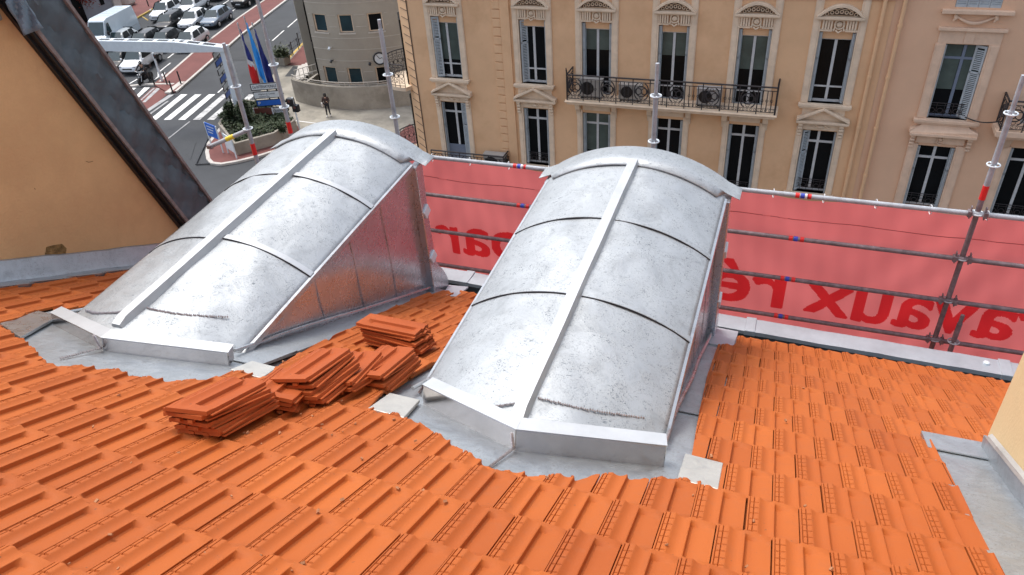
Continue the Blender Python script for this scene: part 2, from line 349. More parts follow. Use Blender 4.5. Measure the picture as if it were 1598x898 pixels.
# ---- one clay tile's height field (across u, along s), metres
PU = np.array([0, .022, .027, .045, .056, .068, .080, .105, .135, .147, .159, .20, .235, .252, .27, .30, .35, .42, .475, .51, .53, .545, .565, .60, .66, .74, .84, .93, 1.0])
PH = np.array([-.012, -.012, .011, .0135, .0142, .0148, .0150, .0158, .0165, .0168, .0172, .0182, .0192, .0185, .0165, .0135, .0095, .0080, .0110, .0150, .0175, .0165, .0025, -.0015, -.0005, .0030, .0070, .0090, .0100])*1.3
PE = np.array([0]*20+[.0175, .0173, .0168, .0160, .0152, .0145, .0138, .0125, .0100])*1.3     # closed level at both ends of the pocket
PE[:20] = PH[:20]
gro = np.zeros(len(PU)); gro[[5, 9]] = 1
ISB = (PU > .03) & (PU < .26)
def sstep(a, b, x): t = min(1, max(0, (x-a)/(b-a))); return t*t*(3-2*t)
def pocket(v):
    """how far the sunk pocket right of the crest is open at v: rounded at both ends"""
    out = np.ones(len(PU))
    for i, u in enumerate(PU):
        r_ = .055*math.exp(-max(0, u-.53)/.05)+.05*sstep(.68, .9, u)
        out[i] = sstep(.035+r_, .085+r_, v)*(1-sstep(.885-r_, .935-r_, v))
    return out
def tile_field(vs):
    """height at every (v, u) sample of a tile"""
    Hh = np.zeros((len(vs), len(PU)))
    for i, v in enumerate(vs):
        pk = pocket(v); Hh[i] = PE*(1-pk)+PH*pk
        Hh[i, gro > 0] -= .007*(v > .02)
    return Hh
VS = [0.0, .03, .055]
for k in range(6):
    c = .09+k*.15; VS += [c-.015, c, c+.015]
VS += [.14, .88, .91, .94, .97, 1.0]; VS = np.array(sorted(VS))
FLD = tile_field(VS)
for i, v in enumerate(VS):
    if any(abs(v-(.09+k*.15)) < .001 for k in range(6)): FLD[i, (PU > .08) & (PU < .25)] -= .0105
def tile_verts(u0, s0, w, l, lift, jit):
    Ug, Sg = np.meshgrid(u0+PU*w, s0+VS*l)
    Hg = FLD+lift*(VS[:, None])+jit[0]+jit[1]*PU[None, :]+jit[2]*VS[:, None]
    return Ug, Sg, Hg

# ---- areas left free of tiles: around the dormers, the side flashings and the chimney
def RPs(pts): return [rp(*p) for p in pts]
EAVE = V0+TR*13.93
D2P = RPs([(574, 641), (604, 645), (632, 656), (668, 676), (700, 694), (740, 719), (778, 741), (812, 742), (840, 746), (872, 747), (900, 752), (930, 746), (960, 748), (990, 752), (1020, 756), (1062, 752), (1090, 757), (1120, 768), (1128, 727), (1079, 713), (1090, 650), (1103, 590), (1120, 541), (1145, 543), (1154, 519)])
D2P += [(D2P[-1][0]+.0, EAVE+.4), (-2.12, EAVE+.4), (rp(608, 617)[0]-.03, rp(608, 617)[1])]
D1P = RPs([(0, 513), (22, 527), (45, 541), (75, 572), (110, 575), (150, 578), (185, 583), (215, 592), (262, 597), (300, 599), (330, 597), (362, 583), (392, 588), (414, 592), (432, 578), (452, 563), (500, 540), (550, 514), (600, 489), (640, 471), (690, 455), (712, 463), (730, 448)])
D1P += [(D1P[-1][0]+.02, EAVE+.4), (-5.02, EAVE+.4)]
D1P += RPs([(96, 490), (80, 484), (55, 489)])
CHP = RPs([(1450, 688), (1472, 728), (1515, 810), (1562, 898)]); CHP[0] = (1.10, CHP[0][1])
CHP += [(1.08, -.6), (2.62, -.6), (2.62, CHP[0][1])]
def lefts(s): return -5.80+.07*(np.mod((s-V0)/TR, 1.0))
def eave_s(u): return (5.865-.11*np.clip(np.asarray(u)-.1, 0, 2.2)-.015*np.clip(-.5-np.asarray(u), 0, 4))/CT
def free(u, s): return inpoly(D2P, u, s) | inpoly(D1P, u, s) | inpoly(CHP, u, s) | (u < lefts(s)) | (s > eave_s(u))

V_, F_, T_ = [], [], []; off = 0; nu, nv = len(PU), len(VS)
q = np.array([(i*nu+j, i*nu+j+1, (i+1)*nu+j+1, (i+1)*nu+j) for i in range(nv-1) for j in range(nu-1)])
FULL = (PU, VS, FLD, q)
cu_ = [0, 2, 3, 7, 10, 13, 15, 16, 18, 20, 22, 24, 26, 28]; cv_ = [0, 5, 12, 20, len(VS)-1]
PUc = PU[cu_]; VSc = VS[cv_]; FLc = FLD[np.ix_(cv_, cu_)]; nuc = len(cu_)
qc = np.array([(i*nuc+j, i*nuc+j+1, (i+1)*nuc+j+1, (i+1)*nuc+j) for i in range(len(cv_)-1) for j in range(nuc-1)])
for j in range(-17, 14):
    PU, VS, FLD, q = FULL if j >= -4 else (PUc, VSc, FLc, qc)
    for k in range(-42, 62):
        if (k-j) % 2: continue
        if j < -4 and (k < -34 or k > 34): continue
        u0, s0 = U0+TW/2*k, V0+TR*j
        if u0+TW < -5.85 or u0 > 4.6: continue
        jit = rng.normal(0, 1, 3)*np.array([.0012, .0016, .0016])
        Ug, Sg, Hg = tile_verts(u0+rng.normal(0, .0012), s0+rng.normal(0, .002), TW, TR, .013, jit)
        uu, ss = Ug.ravel(), Sg.ravel(); ins = free(uu, ss)
        if ins.all(): continue
        if ins.any():     # cut tile: drop whole cells outside, pull the rest onto the cut
            keep = ~ins[q].all(axis=1)
            mixed = keep & ins[q].any(axis=1)
            for vi in set(q[mixed].ravel()):
                if ins[vi]:
                    best = None
                    nb = [x for f in q[mixed] if vi in f for x in f if not ins[x]]
                    if not nb: continue
                    a = np.array([uu[nb[0]], ss[nb[0]]]); b = np.array([uu[vi], ss[vi]])
                    for _ in range(6):
                        mdl = (a+b)/2
                        if free(mdl[:1], mdl[1:])[0]: b = mdl
                        else: a = mdl
                    uu[vi], ss[vi] = a
        else: keep = np.ones(len(q), bool)
        h = Hg.ravel()
        P = np.stack([uu, ss*CT+h*ST, -RH-ss*ST+h*CT], 1)
        V_.append(P); F_.append(q[keep]+off); T_.append(np.full(len(P), .5+rng.normal(0, .12))); off += len(P)
V_ = np.concatenate(V_); F_ = np.concatenate(F_); T_ = np.concatenate(T_)
PU, VS, FLD, q = FULL
# skirts: every open edge drops 18 mm, the thickness of the clay
E_ = np.concatenate([F_[:, [0, 1]], F_[:, [1, 2]], F_[:, [2, 3]], F_[:, [3, 0]]])
key = np.sort(E_, 1); kk = key[:, 0].astype(np.int64)*len(V_)+key[:, 1]
_, idx, cnt = np.unique(kk, return_index=True, return_counts=True)
B_ = E_[idx[cnt == 1]]
bv, inv = np.unique(B_, return_inverse=True); inv = inv.reshape(B_.shape)
low = V_[bv]-np.array([0, ST, CT])*.018
nb0 = len(V_); V_ = np.concatenate([V_, low]); T_ = np.concatenate([T_, T_[bv]])
S_ = np.stack([B_[:, 1], B_[:, 0], nb0+inv[:, 0], nb0+inv[:, 1]], 1)
F_ = np.concatenate([F_, S_])
used = np.unique(F_); remap = -np.ones(len(V_), np.int64); remap[used] = np.arange(len(used))
V_ = V_[used]; T_ = T_[used]; F_ = remap[F_]
me = bpy.data.meshes.new('roof'); me.vertices.add(len(V_)); me.vertices.foreach_set('co', V_.astype(np.float32).ravel())
me.loops.add(F_.size); me.loops.foreach_set('vertex_index', F_.astype(np.int32).ravel())
me.polygons.add(len(F_)); me.polygons.foreach_set('loop_start', np.arange(0, F_.size, 4, dtype=np.int32)); me.polygons.foreach_set('loop_total', np.full(len(F_), 4, np.int32))
me.update(calc_edges=True); me.validate()
at = me.attributes.new('tint', 'FLOAT', 'POINT'); at.data.foreach_set('value', np.clip(T_, 0, 1).astype(np.float32))
me.polygons.foreach_set('use_smooth', [True]*len(me.polygons)); me.set_sharp_from_angle(angle=R(38))
me.materials.append(M['tile'])
roof = bpy.data.objects.new('roof', me); col.objects.link(roof); roof.parent = bld; roof.matrix_parent_inverse = PINV[bld.name]
tag(roof, label='orange interlocking clay tiles laid in staggered rows')

# ---- boarding under the tiles, walls of the building below, gutter and zinc ledge
mb = MB(); mb.prism([RF(-5.95, -5.2, -.05), RF(4.8, -5.2, -.05), RF(4.8, EAVE-.42, -.05), RF(-5.95, EAVE-.25, -.05)], (0, 0, -.12))
sub('roof_deck', mb, 'batten', roof)
YG0, YG1, YL1 = 5.75, 6.335, 6.555           # trough, inner and outer edge of the zinc ledge
def ZL(x): return -4.95-.015*x
mb = MB(); XA, XB = -6.1, 4.8
mb.hexa([(XA, -3, GZ), (XB, -3, GZ), (XB, YL1-.02, GZ), (XA, YL1-.02, GZ), (XA, -3, -5.6), (XB, -3, -5.6), (XB, YL1-.02, -5.42), (XA, YL1-.02, -5.42)])
obj('wall', mb, 'ochre_wall', bld)
mb = MB()
for a, b in [((YG0-.12, -.42), (YG0-.10, -.40)), ]:
    pass
prof = [(YG0-.30, ZL(0)-.02), (YG0-.28, -5.32), (YG1-.02, -5.32), (YG1-.015, -5.0), (YG1+.0, -5.0), (YG1+.0, -5.38), (YG0-.34, -5.38), (YG0-.34, ZL(0)-.02)]
vs = []; 
for X in (XA, XB): vs += [(X, y, z+(-.015*X)) for y, z in prof]
n = len(prof); mb.add(vs, [(i, (i+1) % n, n+(i+1) % n, n+i) for i in range(n)])
obj('gutter', mb, 'gutter', bld)
mb = MB(); P = []
for i in range(61):
    X = XA+(XB-XA)*i/60; wv = .0025*math.sin(X*7.1)+.002*math.sin(X*17)
    P.append([(X, YG1-.012, ZL(X)-.045), (X, YG1-.012, ZL(X)+wv), (X, YG1+.10, ZL(X)-.004-wv), (X, YL1, ZL(X)-.012+wv), (X, YL1+.005, ZL(X)-.06)])
mb.grid(P); ledge = obj('zinc_ledge', mb, 'zinc_ledge', bld, smooth=True, angle=50)
mb = MB(); mb.hexa([(XA, YG1+.01, -5.5), (XB, YG1+.01, -5.5), (XB, YL1-.01, -5.5), (XA, YL1-.01, -5.5), (XA, YG1+.01, ZL(XA)-.02), (XB, YG1+.01, ZL(XB)-.02), (XB, YL1-.01, ZL(XB)-.025), (XA, YL1-.01, ZL(XA)-.025)])
obj('cornice', mb, 'trim', bld)
for px in ((1172, 505), (1573, 575), (735, 430)):
    q_ = onZ(px[0], px[1], -4.95); X = float(q_[0]); mb = MB()
    mb.hexa([(X-.055, YG1-.02, ZL(X)-.05), (X+.055, YG1-.02, ZL(X)-.05), (X+.055, YL1+.01, ZL(X)-.06), (X-.055, YL1+.01, ZL(X)-.06), (X-.05, YG1-.018, ZL(X)+.010), (X+.05, YG1-.018, ZL(X)+.010), (X+.05, YL1+.01, ZL(X)+.002), (X-.05, YL1+.01, ZL(X)+.002)])
    sub('joint_cap', mb, 'zinc_ledge', ledge, bevel=.004)
q_ = onZ(1541, 563, -4.95); mb = MB(); mb.tube([(q_[0], q_[1], ZL(q_[0])-.01), (q_[0], q_[1], ZL(q_[0])+.012), (q_[0], q_[1], ZL(q_[0])+.02)], [.03, .026, .010], 14); sub('rivet_cap', mb, 'white_metal', ledge, smooth=True)

# ---- zinc flashing sheets on the boarding
def sheetRF(mb, pts, h, tilt=0.0, sub_=1):
    s0 = min(p[1] for p in pts)
    mb.sheet([RF(u, s, h+(tilt*(s-s0))) for u, s in pts])
mb = MB()
mb.prism([RF(-5.86, -.5, -.012), RF(-5.62, -.5, -.012), RF(-5.62, EAVE-.02, -.012), RF(-5.86, EAVE-.02, -.012)], (0, 0, -.01))
k = 0; s = .2
while s < EAVE-.1:     # valley gutter along the neighbour's wall: overlapping trays
    mb.hexa([RF(-6.14, s, -.02), RF(-5.76, s, -.02), RF(-5.76, s+.98, -.02), RF(-6.14, s+.98, -.02), RF(-6.14, s, -.008), RF(-5.76, s, -.008), RF(-5.76, s+1.0, .004), RF(-6.14, s+1.0, .004)])
    s += .92
P = []
for i in range(40):
    s = -.3+i*(EAVE+.2)/39; wv = .004*math.sin(s*5)+.003*math.sin(s*13.7)
    P.append([RF(-6.05+wv, s, -.004), RF(-6.07+wv, s, .03), RF(-6.12, s, .165+wv), RF(-6.145, s, .172+wv), RF(-6.15, s, .16)])
mb.grid(P)
fl = obj('side_flashing', mb, 'zinc_flat', bld, smooth=True, angle=30, label='dull zinc valley along the foot of the ochre gable')
# the white-lit turned lip beside the tiles, one length per course
mb = MB()
for j in range(-4, 14):
    s0 = V0+TR*j+.01; s1 = s0+TR-.02
    mb.hexa([RF(-5.83, s0, .0), RF(-5.815, s0, .0), RF(-5.75, s1, .0), RF(-5.765, s1, .0), RF(-5.835, s0, .028), RF(-5.812, s0, .028), RF(-5.748, s1, .032), RF(-5.77, s1, .032)])
sub('turned_lip', mb, 'zinc_trim', fl)

def dormer(xc, chev, poly, bend, name_lbl, kh, seams, patches, plates):
    """barrel-vaulted zinc dormer: springing line and crown rise 4 cm per metre towards the street"""
    hw, rise = .755, .250; Rr = (hw*hw+rise*rise)/(2*rise); amax = math.asin(hw/Rr); y1 = 5.62
    crown = lambda y: -2.955+.045*(y-2.6)
    def vz(x, y): return crown(y)-(Rr-math.sqrt(max(0, Rr*Rr-x*x)))
    def ystart(x):
        y = 2.4
        for _ in range(20): y = (-(vz(x, y))-RH)/math.tan(TH)
        return y-.03
    def curb_y(x):
        (lx, ly), (ax_, ay), (rx, ry) = chev; X = xc+x
        return ay+(ly-ay)*(X-ax_)/(lx-ax_) if X < ax_ else ay+(ry-ay)*(X-ax_)/(rx-ax_)
    ystart0 = ystart
    def ystart(x): return max(ystart0(x), curb_y(x)+.055)
    mb = MB(); P = []; na, nl = 44, 70
    for i in range(na+1):
        a = -amax+2*amax*i/na; x = Rr*math.sin(a); ys = ystart(x); row = []
        for j in range(nl+1):
            y = ys+(y1-ys)*j/nl
            d = .0055*math.sin(x*9+y*3.1+xc)*math.sin(y*4.3+x*2)+.0034*math.sin(x*23+1.3*xc)*math.sin(y*11+xc)
            e = min(1, (hw-abs(x))/.15, (y1-y)/.2+.2); d *= max(0, e)
            row.append((xc+x, y, vz(x, y)+d))
        P.append(row)
    mb.grid(P[::-1])
    v = obj('dormer', mb, 'zinc', bld, smooth=True, angle=60, label=name_lbl)
    so_ = v.modifiers.new('sheet', 'SOLIDIFY'); so_.thickness = .02; so_.offset = -1
    # turned-down eaves on both long sides
    for sg in (-1, 1):
        mb = MB(); ys = ystart(hw); Q = []
        for j in range(31):
            y = ys-.02+(y1-ys)*j/30; z = vz(hw, y)
            Q.append([(xc+sg*(hw-.01), y, z+.005), (xc+sg*(hw+.014), y, z-.003), (xc+sg*(hw+.016), y, z-.042), (xc+sg*(hw+.004), y, z-.05), (xc+sg*(hw-.02), y, z-.04)])
        mb.grid(Q if sg < 0 else [r_[::-1] for r_ in Q]); sub('drip_edge', mb, 'zinc_trim', v, smooth=True, angle=30)
        # cheek: flat sheet from the roof up to the vault, with shallow standing joints
        mb = MB(); x = xc+sg*(hw-.03); Q = []; ny = 60
        for j in range(ny+1):
            y = ys-.25+(y1-ys+.25)*j/ny; zt = max(vz(hw, y)-.02, roofz(y)-.02); zb = roofz(y)-.05
            Q.append([(x+sg*.004*math.sin(y*3.3+k2*1.1), y, zb+(zt-zb)*k2/8) for k2 in range(9)])
        mb.grid(Q if sg < 0 else [r_[::-1] for r_ in Q]); ck = sub('cheek', mb, 'zinc_wall', v, smooth=True)
        mb = MB()
        for y in (3.9, 4.45, 5.0):
            mb.box(x+sg*.002, x+sg*.008, y-.004, y+.004, roofz(y)+.02, vz(hw, y)-.05)
        sub('cheek_joint', mb, 'zinc_wall', v)
        # rolled bead where cheek meets flashing
        mb = MB(); mb.tube([(x+sg*(.035+.006*math.sin(y*5)), y, roofz(y)+.045+.006*math.sin(y*3.7)) for y in [ys-.05+(y1-ys)*t/24 for t in range(25)]], .013, 8)
        sub('flashing_roll', mb, 'zinc_trim', v, smooth=True)
        # volute console at the street end
        zt = vz(hw, y1)-.03; zb = roofz(5.9)+.05; pts = [(y1-.02, zt), (y1+.13, zt)]
        for t in range(9):
            f = t/8; z = zt-.05+(zb+.42-zt)*f; pts.append((y1+.12-.02*math.sin(f*math.pi), z))
        for t in range(1, 9):
            f = t/8; z = zb+.42-.42*f; pts.append((y1+.12+.20*(math.sin(f*math.pi/2)**1.6), z))
        pts += [(y1+.30, zb-.06), (y1-.02, zb-.1)]
        x_ = xc+sg*(hw-.035); mb = MB(); mb.prism([(x_, a, b) for a, b in pts], (sg*.075, 0, 0)); cs = sub('console', mb, 'zinc_wall', v, bevel=.006)
        for f in (.38, .78):
            z = zt+(zb+.2-zt)*f; mb = MB(); mb.obox((xc+sg*(hw+.045), y1+.05, z), (.014, .055, .05), Matrix.Rotation(R(25), 3, 'X')); sub('fixing_clip', mb, 'white_metal', v, bevel=.003)
    # front wall with a small casement facing the street
    mb = MB(); arc = [(xc+hw*.95*math.sin(a)/math.sin(amax) if False else xc+(Rr-.03)*math.sin(a), y1-.04, crown(y1)-.03-(Rr-.03)*(1-math.cos(a))) for a in np.linspace(-amax*.96, amax*.96, 21)]
    arc += [(xc+hw-.06, y1-.04, -4.9), (xc-hw+.06, y1-.04, -4.9)]
    mb.prism(arc, (0, .06, 0)); sub('front', mb, 'trim', v)
    mb = MB(); mb.box(xc-.36, xc+.36, y1+.021, y1+.05, -4.35, -3.25); sub('casement', mb, 'glass', v)
    # hood over the street front
    mb = MB(); Q = []
    for i in range(31):
        t = -1+2*i/30; x = t*.865
        z = vz(min(hw, abs(x)), y1) if abs(x) <= hw else vz(hw, y1)-(abs(x)-hw)*.42
        Q.append([(xc+x, 5.52, z+.014), (xc+x, 5.66, z+.016), (xc+x, 5.865, z+.014)])
    # the hood flares: its inner edge stays within the vault
    for i in (0, 1, 2, 28, 29, 30): Q[i][0] = (Q[i][0][0], 5.66, Q[i][0][2])
    mb.grid(Q[::-1]); hd_ = sub('hood', mb, 'zinc', v, smooth=True, angle=50); hm = hd_.modifiers.new('sheet', 'SOLIDIFY'); hm.thickness = .012; hm.offset = -1
    # covered batten on the crown
    mb = MB(); Q = []
    yb = ystart(0)+.12
    for j in range(41):
        y = yb+(5.56-yb)*j/40; z = crown(y); hgt = .052 if j else .03; g = .0015*math.sin(y*6)
        Q.append([(xc-.048, y, z-.01), (xc-.034+g, y, z+hgt), (xc+.034+g, y, z+hgt), (xc+.048, y, z-.01)])
    mb.grid([r_[::-1] for r_ in Q]); o0 = 0
    mb.add([Q[0][i] for i in range(4)], [(0, 1, 2, 3)]); mb.add([Q[-1][i] for i in range(4)], [(3, 2, 1, 0)])
    sub('ridge_batten', mb, 'zinc_bright', v)
    # cross seams: lapped edges, the upper sheet ending in a thin step
    for side, y0_, bow in seams:
        mb = MB(); Q = []
        for i in range(21):
            a = side*(.05+(amax*Rr-.05)*i/20)/Rr; x = Rr*math.sin(a); y = y0_+bow*(i/20)
            z = vz(x, y)+.004
            Q.append([(xc+x, y-.012, z-.003), (xc+x, y-.009, z+.005), (xc+x, y+.040, z+.007), (xc+x, y+.046, z-.004)])
        mb.grid(Q[::side]); sub('lap_seam', mb, 'zinc_bright' if (xc < -3 and side > 0) else 'zinc', v)
        mb = MB(); mb.tube([(p[0][0], p[0][1]-.002, p[0][2]+.003) for p in Q], .0042, 6); sub('lap_shadow_line', mb, 'dark', v)  # dark tube draws the shadow gap along the lap as a black line
    for side, pts in patches:   # soldered joint near the foot: beaded weld
        mb = MB(); n_ = 46
        for i in range(n_):
            f = i/(n_-1); x = side*(.06+(pts[2]-.06)*f); y = pts[0]+pts[1]*f-.05*math.sin(f*math.pi)+rng.normal(0, .002)
            mb.tube([(xc+x-.005, y, vz(x, y)+.004), (xc+x, y, vz(x, y)+.008), (xc+x+.005, y, vz(x, y)+.004)], [.003, .0085, .003], 6)
        sub('solder_bead', mb, 'weld', v, smooth=True)
    # chevron kerb at the uphill foot
    (lx, ly), (ax_, ay), (rx, ry) = chev; H_ = kh; T2 = .08
    kb = None
    for (x0, y0), (x1, y1_), nm in (((lx, ly), (ax_, ay), 0), ((ax_, ay), (rx, ry), 1)):
        d = Vector((x1-x0, y1_-y0, 0)).normalized(); nrm = Vector((-d.y, d.x, 0))
        a0, a1 = Vector((x0, y0, roofz(y0)-.03)), Vector((x1, y1_, roofz(y1_)-.03))
        # mitre the inner edge at the apex
        dn = T2
        i0, i1 = a0+nrm*dn, a1+nrm*dn
        if nm == 0: i1 = Vector((ax_, ay+T2*1.06, a1.z))
        else: i0 = Vector((ax_, ay+T2*1.06, a0.z))
        up = Vector((0, .42*H_, H_+.03)); mb = MB()
        tl = Vector((0, 0, -.004))
        mb.hexa([a0, a1, i1, i0, a0+up, a1+up, i1+up+tl, i0+up+tl]); kb = sub('upstand_kerb', mb, 'zinc_kerb', v, bevel=.005)
        tp = [a0+up, a1+up, i1+up+tl, i0+up+tl]; e_ = (tp[1]-tp[0]).normalized()*.004; mb = MB(); mb.prism([tp[0]-e_+Vector((0, -.003, .003)), tp[1]+e_+Vector((0, -.003, .003)), tp[2]+e_+Vector((0, .003, .003)), tp[3]-e_+Vector((0, .003, .003))], (0, 0, .004)); sub('kerb_lit_top', mb, 'zinc_bright', v)  # pale sheet added over the kerb, its colour makes the top look lit
    mb = MB()
    for i in range(12):
        z = roofz(ay)+.005+i*.0105; mb.tube([(ax_-.004, ay-.006, z-.004), (ax_-.004, ay-.008, z), (ax_-.004, ay-.006, z+.004)], [.004, .010, .004], 6)
    sub('solder_bead', mb, 'weld', v, smooth=True)
    # apron sheets
    mb = MB(); pu = [p[0] for p in poly]
    A = [(p[0], p[1]) for p in poly]
    s_lo = min(p[1] for p in A)
    mb.prism([RF(xc-1.02, s_lo-.06, -.017), RF(xc+1.0, s_lo-.06, -.017), RF(xc+1.0, EAVE+.02, -.017), RF(xc-1.02, EAVE+.02, -.017)], (0, 0, -.012))
    ap = sub('apron', mb, 'zinc_flat', v)
    mb = MB(); mb2 = MB(); s = rp(*bend)[1]; x0 = hw-.06
    j = 0
    while s < EAVE+.02:     # soaker sheets stepping down beside the cheek
        e = min(s+.42, EAVE+.06)
        mb.hexa([RF(xc+x0, s, -.012), RF(xc+1.01, s, -.012), RF(xc+1.01, e, -.012), RF(xc+x0, e, -.012), RF(xc+x0, s, -.006), RF(xc+1.01, s, -.006), RF(xc+1.01, e, .002), RF(xc+x0, e, .002)])
        mb2.hexa([RF(xc-x0-.3, s, -.012), RF(xc-x0, s, -.012), RF(xc-x0, e, -.012), RF(xc-x0-.3, e, -.012), RF(xc-x0-.3, s, -.006), RF(xc-x0, s, -.006), RF(xc-x0, e, .002), RF(xc-x0-.3, e, .002)])
        s += .365; j += 1
    sub('soaker', mb, 'zinc_flat', v); sub('soaker', mb2, 'zinc_flat', v)
    mb = MB(); a = Vector(RF(ax_, (ay+0)/CT*1.0, -.010)); q0 = Vector((ax_, ay, roofz(ay)+.004)); q1 = Vector(RF(ax_-.035, q0.y/CT-.27, -.012))
    n_ = 20
    for i in range(n_):
        p = q0.lerp(q1, i/(n_-1)); mb.tube([p+Vector((0, -.004, .002)), p+Vector((0, 0, .006)), p+Vector((0, .004, .002))], [.003, .010, .003], 6)
    sub('solder_bead', mb, 'weld', v, smooth=True)
    for pl, mtl in plates:
        P4 = [rp(*p) for p in pl]; mb = MB()
        mb.prism([RF(u, s, .016) for u, s in P4], tuple(Vector(RF(0, 0, 0))-Vector(RF(0, 0, .022)))); sub('corner_plate', mb, mtl, v, bevel=.003)
    return v
dormer(-1.13, ((-1.78, 2.79), (-1.07, 2.46), (-.33, 2.66)), D2P, (1062, 640), 'zinc barrel dormer of pale scratched sheet in mid roof', .098,
       [(1, 4.72, .02), (-1, 4.72, .02), (1, 3.80, .02), (-1, 3.80, .02)], [(1, (2.86, .16, .62)), (-1, (2.78, .0, .42))],
       [([(1069, 712), (1128, 727), (1120, 768), (1056, 752)], 'zinc_patch'), ([(574, 641), (608, 617), (655, 628), (630, 656)], 'zinc_patch'), ([(1110, 512), (1152, 520), (1144, 546), (1106, 538)], 'zinc_ledge')])
dormer(-3.975, ((-4.68, 2.77), (-3.93, 2.54), (-3.12, 2.73)), D1P, (370, 562), 'zinc barrel dormer beside the ochre gable, dull on one side', .068,
       [(1, 4.80, .02), (-1, 4.80, .0), (1, 3.82, .02), (-1, 3.80, .0)], [(1, (2.95, .18, .55)), (-1, (2.88, .03, .5))],
       [([(360, 580), (393, 567), (433, 577), (408, 594)], 'zinc_patch'), ([(0, 508), (60, 488), (90, 497), (32, 530)], 'zinc_trim'), ([(690, 462), (700, 447), (731, 450), (712, 465)], 'zinc_ledge')])

# ---- flashing round the chimney wall on the right
mb = MB(); s = -.6; st = rp(1450, 688)[1]
while s < st-.05:
    e = min(s+.43, st)
    mb.hexa([RF(1.08, s, -.012), RF(1.40, s, -.012), RF(1.40, e, -.012), RF(1.08, e, -.012), RF(1.08, s, .004), RF(1.40, s, .004), RF(1.075, e, .020) if False else RF(1.40, e, .016), RF(1.075, e, .016)])
    s += .37
mb.hexa([RF(1.07, st-.22, .018), RF(1.43, st-.22, .018), RF(1.43, st+.03, .018), RF(1.07, st+.03, .018), RF(1.07, st-.22, .026), RF(1.43, st-.22, .026), RF(1.43, st+.03, .045), RF(1.07, st+.03, .045)])
mb.hexa([RF(1.385, -.6, 0), RF(1.40, -.6, 0), RF(1.40, st-.04, 0), RF(1.385, st-.04, 0), RF(1.385, -.6, .11), RF(1.40, -.6, .11), RF(1.40, st-.04, .11), RF(1.385, st-.04, .11)])
cf = obj('side_flashing', mb, 'zinc_flat', bld, label='zinc soakers beside the cream chimney wall')
ch = empty('chimney_stack', (2.0, 2.2, roofz(2.2)), 'tall cream rendered chimney wall rising beside the tiles with zinc at its foot', 'chimney')
mb = MB(); mb.box(1.405, 2.35, -.55, 3.86, -5.2, 1.35); obj('shaft', mb, 'cream_wall', ch, bevel=.012)
mb = MB(); mb.box(1.37, 2.39, -.59, 3.90, 1.35, 1.47); cp_ = obj('capping', mb, 'trim', ch, bevel=.01)
mb = MB(); Q = []
for i in range(20):
    s = -.58+i*(4.26+.50)/19; Q.append([RF(1.378, s, .115), RF(1.384, s, .135), RF(1.404, s, .150), RF(1.404, s, .10)])
Q = [[(p[0], min(p[1], 3.86), p[2]) for p in r_] for r_ in Q]
mb.grid(Q); obj('render_stop', mb, 'zinc_patch', ch)

# ------------------------------------------------------------------ the neighbouring gable with its membrane-wrapped verge
nb = empty('gable_building', (-8, 1, GZ), 'ochre rendered gable wall with a bare plaster patch and a dark membrane-wrapped sloping verge', 'building')
XW = -6.15
slope = [onX(25, 30, XW), onX(286, 356, XW)]
def cy(z): # inner edge of the verge at height z
    a, b = slope; return a[1]+(b[1]-a[1])*(z-a[2])/(b[2]-a[2])
zt, zb_ = -1.15, -4.5
mb = MB(); mb.prism([(XW, -4, GZ), (XW, cy(GZ) if False else 6.2, GZ), (XW, 6.2, -4.9), (XW, cy(zb_)+.25, zb_), (XW, cy(zt)+.2, zt), (XW, -4, zt)], (-7, 0, 0))
gw = obj('wall', mb, 'ochre_wall', nb)
# verge: membrane over boards, slightly quilted
def verge(y_in, y_out, x_out, nm, mtl, rough=0):
    mb = MB(); Q = []
    zt0 = -.35; n_ = 70
    for i in range(n_+1):
        z = zt0+(zb_-.25-zt0)*i/n_; row = []
        for j in range(13):
            f = j/12; y = cy(z)+y_in+(y_out-y_in)*f
            bulge = rough*(.016*math.sin(z*9+f*5)+.015*math.sin(z*23-f*9)+.011*math.sin(z*37+f*15)+.008*math.sin(z*61-f*23)) if 0 < j < 12 else 0
            row.append((x_out+bulge-.05*f*rough, y, z))
        row = [(XW-.02, cy(z)+y_in, z)]+row+[(XW-.35, cy(z)+y_out+.01, z)]
        Q.append(row)
    mb.grid([r_[::-1] for r_ in Q]); return obj(nm, mb, mtl, nb, smooth=True, angle=40)
vg = verge(.03, .48, XW+.10, 'verge', 'membrane', 1); vg['label'] = 'dark bituminous membrane wrapped over the sloping verge'
def bat(y0, y1, x0, x1, nm, mtl='batten'):
    mb = MB(); za, zc = -.33, zb_-.25
    mb.hexa([(x0, cy(zc)+y0, zc), (x1, cy(zc)+y0, zc), (x1, cy(zc)+y1, zc), (x0, cy(zc)+y1, zc), (x0, cy(za)+y0, za), (x1, cy(za)+y0, za), (x1, cy(za)+y1, za), (x0, cy(za)+y1, za)])
    return obj(nm, mb, mtl, nb)
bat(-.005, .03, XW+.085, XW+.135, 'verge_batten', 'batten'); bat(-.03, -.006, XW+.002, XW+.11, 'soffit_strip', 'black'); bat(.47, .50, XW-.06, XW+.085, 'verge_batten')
bat(-.055, -.031, XW+.002, XW+.05, 'soffit_strip', 'black')
